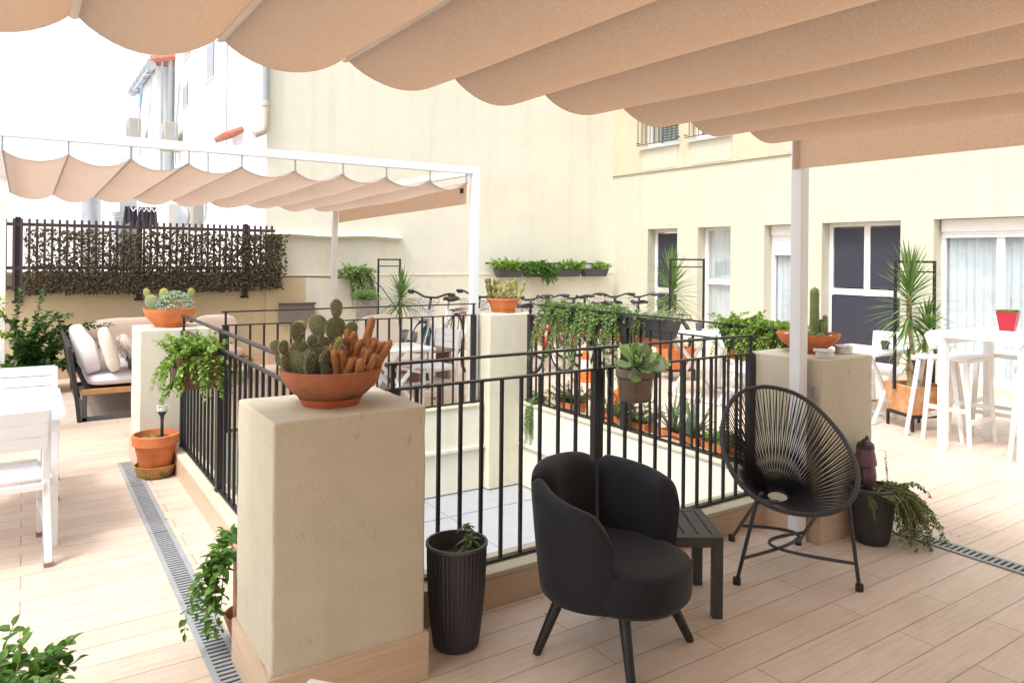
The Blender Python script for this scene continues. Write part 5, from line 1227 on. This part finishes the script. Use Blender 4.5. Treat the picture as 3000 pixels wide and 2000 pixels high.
# yuccas
def yucca(label,loc,rz,tub,trunks,trellis,group='spiky yuccas beside black trellis frames',legs=True,s=.2,tz=.15,th=.27,tmat='terra_pale'):
    t=thing('potted_yucca',label,'potted plant',loc,rz,group)
    M().add([(-s*.84,-s*.84,tz),(s*.84,-s*.84,tz),(s*.84,s*.84,tz),(-s*.84,s*.84,tz),(-s,-s,tz+th),(s,-s,tz+th),(s,s,tz+th),(-s,s,tz+th),(-s+.025,-s+.025,tz+th),(s-.025,-s+.025,tz+th),(s-.025,s-.025,tz+th),(-s+.025,s-.025,tz+th),(-s+.03,-s+.03,tz+th-.05),(s-.03,-s+.03,tz+th-.05),(s-.03,s-.03,tz+th-.05),(-s+.03,s-.03,tz+th-.05)],
      [(0,3,2,1),(0,1,5,4),(1,2,6,5),(2,3,7,6),(3,0,4,7),(4,5,9,8),(5,6,10,9),(6,7,11,10),(7,4,8,11),(8,9,13,12),(9,10,14,13),(10,11,15,14),(11,8,12,15)],False).build('tub',MT[tmat],t,bevel=.006)
    M().box(-s+.03,s-.03,-s+.03,s-.03,tz+th-.06,tz+th-.05).build('soil',MT['soil'],t)
    if tz>.05:
        m=M();q=s*.9;m.box(-q,q,-q,-q+.022,tz-.024,tz-.001);m.box(-q,q,q-.022,q,tz-.024,tz-.001);m.box(-q,-q+.022,-q+.023,q-.023,tz-.024,tz-.001);m.box(q-.022,q,-q+.023,q-.023,tz-.024,tz-.001)
        for sx in(-1,1):
            for sy in(-1,1): m.box(sx*(q-.011)-.011,sx*(q-.011)+.011,sy*(q-.011)-.011,sy*(q-.011)+.011,0,tz-.0245)
        m.build('plant_stand',MT['black'],t)
    L=M();TR=M();r=random.Random(int(loc[0]*100))
    for base,top,rad,n,ln,dn in trunks:
        b=V(base);e=V(top);TR.tube([b,b.lerp(e,.35)+V((.012,.0,0)),b.lerp(e,.7)+V((-.008,.01,0)),e],[rad*1.25,rad,rad*.92,rad*.8],9)
        for i in range(n):
            f=i/n;a=i*2.4+r.uniform(-.3,.3);el=R(86-f*116+r.uniform(-9,9));p=e.lerp(b,f*dn)+V((0,0,.03*(1-f)))
            d=V((math.cos(a)*math.cos(el),math.sin(a)*math.cos(el),math.sin(el)));L.blade(p,d,ln*r.uniform(.78,1.1),.026,droop=.10+.22*f,seg=5)
    L.build('blades',MT['yucca'],t);TR.build('trunk',MT['trunk'],t)
    return t
def trellis(label,loc,rz,w,h,z0=0,group='black metal trellis frames'):
    t=thing('trellis_frame',label,'trellis',loc,rz,group);m=M();q=.011
    for s in(-1,1): M().box(s*w/2-q,s*w/2+q,-q,q,z0,h).build('upright',MT['black'],t)
    M().box(-w/2+q+.001,w/2-q-.001,-q,q,h-.022,h-.001).build('crossbar',MT['black'],t);M().box(-w/2+q+.001,w/2-q-.001,-q*.7,q*.7,h-.115,h-.10).build('crossbar',MT['black'],t)
    return t
yucca('large two trunked yucca in a square terracotta tub on a stand near the bar table',(7.125,3.70,0),R(-24),1,
  [((-.02,.02,.38),(-.06,.03,1.40),.026,150,.46,.42),((.02,-.04,.38),(.10,-.03,.98),.024,90,.32,.30),((-.04,.05,.38),(-.05,.04,.62),.022,16,.2,.3)],1)
trellis('black trellis frame standing in the tub of the large right yucca',(7.125,3.72,.37),R(-24),.42,1.225)
yucca('single trunk yucca behind the square garden table, in front of the leftmost tall window',(7.18,6.85,0),R(-15),1,[((.0,.0,.38),(-.06,.05,1.30),.028,140,.50,.36)],1,tmat='terra')
trellis('black trellis frame behind the middle yucca, reaching the tall window',(7.12,6.62,.30),R(-8),.54,1.29)
yucca('small yucca against the cream wall left of the white bicycles',(4.54,9.75,0),R(0),1,[((.0,.0,.5),(.03,.0,1.05),.026,120,.44,.30)],1,tmat='greyclay',tz=.0,th=.5)
trellis('black trellis frame behind the small left yucca against the wall',(4.44,9.9,0),0,.34,1.545)
# tall grey planter with aeonium and ivy basket
t=thing('tall_planter','tall grey clay planter with a pale green aeonium near the far wall','potted succulent',(3.95,9.55,0))
M().lathe([(0,0),(.11,0),(.155,.97),(.165,.975),(.165,.985),(.15,.985),(.14,.93)],32).build('pot',MT['greyclay'],t);soil(t,.14,.95)
L=M();rosette(L,(-.02,0,.96),(0,-.15,1),.24,26,random.Random(1),.55,.7);L.build('rosette',MT['aeon'],t,solid=.004,sharp=90)
t=thing('wall_basket','bushy variegated ivy hanging from the cream wall above the tall grey planter','hanging plant',(4.20,10.62,1.30))
L=M();ST=M();r=random.Random(33)
M().lathe([(0,-.10),(.10,-.09),(.14,.03),(.13,.03),(.09,-.07)],20).build('basket',MT['boxwood'],t)
sprays(L,ST,lambda r:V((r.uniform(-.1,.1),r.uniform(-.1,.1),.0)),120,.30,r,up=.9,out=.8,droop=.9,leaf=(.045,.034),per=13,seg=1)
sprays(L,ST,lambda r:V((r.uniform(-.1,.14),r.uniform(-.1,.0),.02)),38,.62,r,dirfn=lambda r:(r.uniform(-.3,.4),-.4,.2),droop=3.2,leaf=(.04,.03),per=26,seg=1,steps=12)
L.build('foliage',MT['leafgrey'],t);ST.build('stems',MT['stem'],t)
# strappy plant beyond far railing
t=thing('strappy_plant','clump of strappy green leaves below the small left yucca','potted plant',(4.35,9.2,0))
M().lathe(potprof(.14,.1,.24),24).build('pot',MT['terra_brown'],t)
L=M();r=random.Random(77)
for i in range(70): a=i*2.4;L.blade((0,0,.22),(math.cos(a),math.sin(a),r.uniform(.5,2.2)),r.uniform(.3,.62),.03,droop=r.uniform(.2,.6),seg=5)
L.build('leaves',MT['leaf'],t)
# red pot and small pots
t=thing('flower_pot','glossy red square pot of small succulents on the bar table','potted succulent',(7.08,2.90,1.001))
m=M();m.lathe([(0,0),(.072,0),(.078,.006),(.108,.158),(.109,.164),(.100,.164),(.093,.13),(0,.13)],4,rot=PI/4+R(12));m.build('pot',MT['redpot'],t,bevel=.008,sharp=20)
L=M();ST=M();r=random.Random(5)
for i in range(26):
    c=(r.uniform(-.06,.06),r.uniform(-.06,.06),.16);
    for k in range(9): a=k*2.4;L.leaf(c,(math.cos(a),math.sin(a),1.1-k*.1),.035,.014,seg=1)
L.build('foliage',MT['leaflight'],t);ST.tube([(.04,.0,.15),(.06,.0,.22),(.05,.0,.28)],.003,5);ST.build('flower_stalk',MT['terra_brown'],t)
def small(label,loc,hgt=.09,rr=.042,mat='greypl',kind=0):
    t=thing('small_pot',label,'potted plant',loc,0,'tiny potted plants on tables')
    M().lathe([(0,0),(rr*.78,0),(rr,hgt),(rr-.004,hgt),(rr*.8,hgt*.8),(0,hgt*.8)],20).build('pot',MT[mat],t)
    L=M();r=random.Random(int(loc[0]*77));ST=M()
    if kind: sprays(L,ST,(0,0,hgt*.8),9,.06,r,leaf=(.028,.018),per=6,seg=1);L.build('foliage',MT['leaflight'],t)
    else:
        for k in range(5): L.tube([(r.uniform(-.02,.02),r.uniform(-.02,.02),hgt*.8),(r.uniform(-.03,.03),r.uniform(-.03,.03),hgt+.025)],.006,6)
        L.build('foliage',MT['terra_brown'],t)
small('tiny black pot on the far square garden table',(6.66,6.0,.741));small('tiny black pot with a green sprig on the folding table behind the right pillar',(7.22,4.06,.701),.085,.04,kind=1)
small('small black pot on the white table beyond the far railing',(2.80,7.16,.721),.10,.05)
# ------------------------------------------------------------------ bicycles
def bike(label,loc,rz,frame='bikeblack',basket=True,lean=0,steer=0,group='hire bicycles parked along the cream wall',proto=None,seatz=.93):
    """front toward +y; origin at rear wheel contact"""
    t=thing('bicycle',label,'bicycle',loc,rz,group);t.rotation_euler[1]=lean
    WR=.33;F=MT[frame];K=MT['black'];wb=1.06
    def wheel(y):
        m=M();m.tube([(0,y+WR*math.cos(a*PI/18),WR+.02+WR*math.sin(a*PI/18)) for a in range(36)],.019,8,closed=True);o=m.build('wheel',MT['tyre'],t)
        m=M();m.tube([(0,y+(WR-.025)*math.cos(a*PI/18),WR+.02+(WR-.025)*math.sin(a*PI/18)) for a in range(36)],.008,6,closed=True);m.tube([(-.04,y,WR+.02),(.04,y,WR+.02)],.018,8);m.build('rim',MT['chrome'],o)
        m=M()
        for k in range(20): a=k*PI/10;m.tube([(.02*(-1)**k,y,WR+.02),(0,y+(WR-.02)*math.cos(a),WR+.02+(WR-.02)*math.sin(a))],.0012,3,caps=False)
        m.build('spokes',MT['chrome'],o)
        m=M();m.grid(lambda u,v:((v-.5)*.05,y+(WR+.035-.008*abs(2*v-1))*math.cos(R(20)+u*R(150)),WR+.02+(WR+.035-.008*abs(2*v-1))*math.sin(R(20)+u*R(150))),16,3);m.build('mudguard',F,t,solid=.002)
    wheel(0);wheel(wb)
    m=M();bb=(0,.42,.28);st=(0,.27,.78);hd=(0,.86,.80);hb=(0,.89,.66)
    m.tube([bb,st],.020,8);m.tube([hb,(0,.62,.42),bb],.030,8);m.tube([(0,.33,.58),(0,.6,.5),hb],.016,8) if 1 else None
    for s in(-1,1): m.tube([(s*.05,0,WR+.02),(s*.03,.42,.28)],.009,6);m.tube([(s*.05,0,WR+.02),(s*.02,.31,.66)],.008,6)
    m.tube([hb,hd],.028,8);m.build('frame',F,t)
    m=M();m.tube([(0,.89,.66),(0,.92,.62)],.02,8)
    for s in(-1,1): m.tube([(s*.045,.925,.62),(s*.05,wb,WR+.02)],.011,6)
    m.build('fork',F,t)
    ss=math.sin(steer);cs_=math.cos(steer);H=lambda x,y,z:(x*cs_-y*ss,.86+x*ss+y*cs_,z)
    m=M();m.tube([hd,(0,.84,.93),H(0,.01,.96)],.018,8);m.tube([H(-.29,-.16,1.0),H(-.20,-.06,1.01),H(-.07,.02,.96),H(.07,.02,.96),H(.20,-.06,1.01),H(.29,-.16,1.0)],.0145,8);m.build('handlebar',K,t)
    for s in(-1,1): m=M();m.tube([H(s*.29,-.17,1.0),H(s*.225,-.085,1.008)],.021,8);m.tube([H(s*.22,-.04,.99),H(s*.28,-.12,.975)],.006,5);m.build('grip',K,t)
    m=M();m.tube([H(-.1,.03,.97),H(-.12,.12,.92),(0,.92,.80)],.004,5);m.tube([H(.1,.03,.97),H(.14,.14,.9),(0,.9,.76)],.004,5);m.build('brake_cable',MT['cable'],t)
    m=M();m.tube([(0,.30,.68),st,(0,.25,seatz-.04)],.013,8);m.build('seat_post',MT['chrome'],t)
    m=M();m.grid(lambda u,v:(((v-.5)*2)*(.085*(1-u)**.8+.022),.12+.27*u,seatz+.0-.035*abs(2*v-1)**2+.01*math.cos(u*5)),12,8);m.build('saddle',K,t,solid=.025,sharp=90)
    m=M();m.bar((-.045,-.30,.74),(-.045,.2,.74),.012,.012);m.bar((.045,-.30,.74),(.045,.2,.74),.012,.012)
    for k in range(4): m.bar((-.05,-.28+k*.14,.745),(.05,-.28+k*.14,.745),.01,.01)
    for s in(-1,1): m.tube([(s*.055,0,WR+.02),(s*.045,-.05,.74)],.006,5)
    m.build('rear_rack',K,t);M().box(-.04,.04,-.33,-.30,.66,.70).build('rear_light',MT['redref'],t)
    m=M();m.lathe([(0,-.01),(.085,-.01),(.085,.01),(0,.01)],20);o=m.build('chainring',MT['chrome'],t,loc=(.05,.42,.28));o.rotation_euler=(0,PI/2,0)
    m=M();m.bar((.07,.42,.28),(.07,.53,.20),.015,.02);m.box(.06,.15,.50,.56,.185,.205);m.bar((-.07,.42,.28),(-.07,.31,.36),.015,.02);m.box(-.15,-.06,.28,.34,.355,.375);m.build('crank',K,t)
    if basket:
        m=M();x,y0,y1,z0,z1=.15,.99,1.24,.70,.93
        for z in(z0,(z0+z1)/2,z1):
            k=.8+.2*(z-z0)/(z1-z0);m.tube([(-x*k,y0,z),(x*k,y0,z),(x*k,y1*k+.0+y0*(1-k),z),(-x*k,y1*k+y0*(1-k),z)],.004,5,closed=True)
        for i in range(9):
            f=-1+2*i/8;m.tube([(f*x*.8,y1*.8+y0*.2,z0),(f*x,y1,z1)],.002,4);m.tube([(f*x*.8,y0,z0),(f*x,y0,z1)],.002,4);m.tube([(f*x*.8,y0,z0),(f*x*.8,y1*.8+y0*.2,z0)],.002,4)
        for i in range(6):
            f=i/5
            for s in(-1,1): m.tube([(s*x*.8,y0+(y1-y0)*.8*f,z0),(s*x,y0+(y1-y0)*f,z1)],.002,4)
        m.build('basket',MT['galv'],t)
    return t
b1=bike('left white bicycle with a wire basket leaning beyond the far railing',(5.28,9.55,0),R(128),'bikewhite',True,R(-5),R(22))
b1.scale=(1.08,)*3
b2=bike('right white bicycle with a red rear light, next to the white awning post',(5.92,9.45,0),R(132),'bikewhite',True,R(-5),R(18))
b2.scale=(1.08,)*3
pb=bike('red bicycle farthest left in the row, behind the far pillar',(5.75,8.15,0),R(-4),'bikered',True)
xs=[(6.22,8.05,'bikered','red framed bicycle seen through the railing behind the ivy troughs'),(6.66,8.20,'bikeblack','black bicycle directly right of the red framed ones'),(7.05,8.05,'bikeblack','black bicycle in the middle of the row with its saddle showing above the ivy'),(7.46,8.15,'bikered','red bicycle third from the right end of the row'),(7.88,8.10,'bikeblack','black bicycle second from the right end of the row'),(8.28,7.95,'bikeblack','rightmost bicycle of the row, black with a red rear light')]
mesh_b=None
for i,(x,y,fr,lab) in enumerate(xs):
    d=dup(pb,(x,y,0),R(-6+3*(i%4)),lab)
    d.rotation_euler[1]=R(-3+2*(i%3))
    if fr=='bikeblack':
        for c in d.children:
            if c.name.startswith(('frame','fork','mudguard')):
                c.data=c.data.copy();c.data.materials[0]=MT['bikeblack']
# bits and pieces
t=thing('barrel','green topped plastic barrel beyond the far railing near the wall','barrel',(4.12,9.1,0))
M().lathe([(.0,0),(.12,.0),(.135,.3),(.125,.60),(0,.60)],20).build('drum',MT['teal'],t);M().lathe([(.14,.55),(.145,.56),(.145,.66),(.1,.68),(0,.68)],20).build('lid',MT['green'],t)
t=thing('hose_reel','coiled teal garden hose hanging by the white bicycles','hose',(4.75,9.3,.45))
m=M()
for k in range(5): m.tube([(.02*k,.11*math.cos(a*PI/12),.11*math.sin(a*PI/12)*1.5) for a in range(24)],.011,6,closed=True)
m.build('hose',MT['teal'],t);M().box(.02,.06,-.03,.03,-.45,.0).build('stand',MT['greypl'],t)
t=thing('traffic_cone','small orange and white cone in front of the bicycles','cone',(6.05,7.35,0))
M().lathe([(.13,0),(.13,.02),(.09,.03),(.03,.42),(0,.43)],20).build('cone',MT['orange'],t);M().lathe([(.0735,.15),(.055,.28)],20).build('band',MT['white'],t)
t=thing('watering_can','orange and green watering can behind the ivy on the right railing','watering can',(5.2,5.7,.0))
M().lathe([(0,0),(.1,0),(.11,.2),(.06,.24),(0,.24)],18).build('body',MT['orange'],t);M().tube([(.09,0,.06),(.2,0,.22),(.24,0,.28)],[.02,.014,.012],8).build('spout',MT['green'],t)
# ------------------------------------------------------------------ camera, light, world
cd=bpy.data.cameras.new('camera');cam=bpy.data.objects.new('camera',cd);COL.objects.link(cam);S.camera=cam
yaw=.58714858;roll=.00971286
fwd=V((math.sin(yaw),math.cos(yaw),0));rt=V((math.cos(yaw),-math.sin(yaw),0));upv=V((0,0,1))
r2=rt*math.cos(roll)+upv*math.sin(roll);u2=-rt*math.sin(roll)+upv*math.cos(roll)
mw=Matrix((( r2.x,u2.x,-fwd.x,0),(r2.y,u2.y,-fwd.y,0),(r2.z,u2.z,-fwd.z,1.6),(0,0,0,1)));cam.matrix_world=mw
cd.sensor_width=36;cd.lens=18*1.43313648;cd.shift_y=-.16638103/2;cd.clip_start=.05;cd.clip_end=800
el,az=R(SUN_EL),R(SUN_AZ)   # azimuth measured from +y clockwise
dirv=V((math.sin(az)*math.cos(el),math.cos(az)*math.cos(el),math.sin(el)))
sl=bpy.data.lights.new('sun','SUN');so=bpy.data.objects.new('sun',sl);COL.objects.link(so);sl.energy=SUN_E;sl.angle=R(SUN_ANG);sl.color=(1,.965,.91)
so.rotation_euler=dirv.to_track_quat('Z','Y').to_euler()
w=bpy.data.worlds.new('World');S.world=w;w.use_nodes=True;nt=w.node_tree;bg=nt.nodes['Background']
sk=nt.nodes.new('ShaderNodeTexSky');sk.sky_type='NISHITA';sk.sun_disc=False;sk.sun_elevation=el;sk.sun_rotation=az;sk.air_density=1.2;sk.dust_density=4;sk.ozone_density=1
hs=nt.nodes.new('ShaderNodeHueSaturation');hs.inputs['Saturation'].default_value=.22;hs.inputs['Value'].default_value=1.0
nt.links.new(sk.outputs[0],hs.inputs['Color']);nt.links.new(hs.outputs[0],bg.inputs[0]);bg.inputs[1].default_value=SKY
vs_=S.view_settings;vs_.view_transform='Standard';vs_.look='None';vs_.gamma=1;vs_.exposure=EXPO
S.cycles.max_bounces=10;S.cycles.diffuse_bounces=5;S.cycles.transparent_max_bounces=12
S.cycles.sample_clamp_indirect=6

m=M();r=random.Random(99)
for cx,cy,n in((4.35,2.2,9),(.75,3.0,6),(.5,2.6,5),(1.9,2.7,5),(.82,4.6,4),(4.6,2.6,4)):
    for i in range(n):
        a=r.uniform(0,6.28);m.leaf((cx+r.gauss(0,.16),cy+r.gauss(0,.14),.010),(math.cos(a),math.sin(a),.05),r.uniform(.012,.028),.009,seg=1,fold=.1)
o=m.build('fallen_leaves',MT['leafred']);tag(o,'scattered dry leaf bits on the tiled floor','leaves',None,'stuff')

t=thing('irrigation_hose','thin black irrigation hose looping along the right parapet behind the bars','hose',(4.215,3.0,.17))
M().tube([(.012*math.sin(k*1.7),.12*k,.008+.035*max(0,math.sin(k*.9))**3) for k in range(24)],.007,6).build('hose',MT['cable'],t)
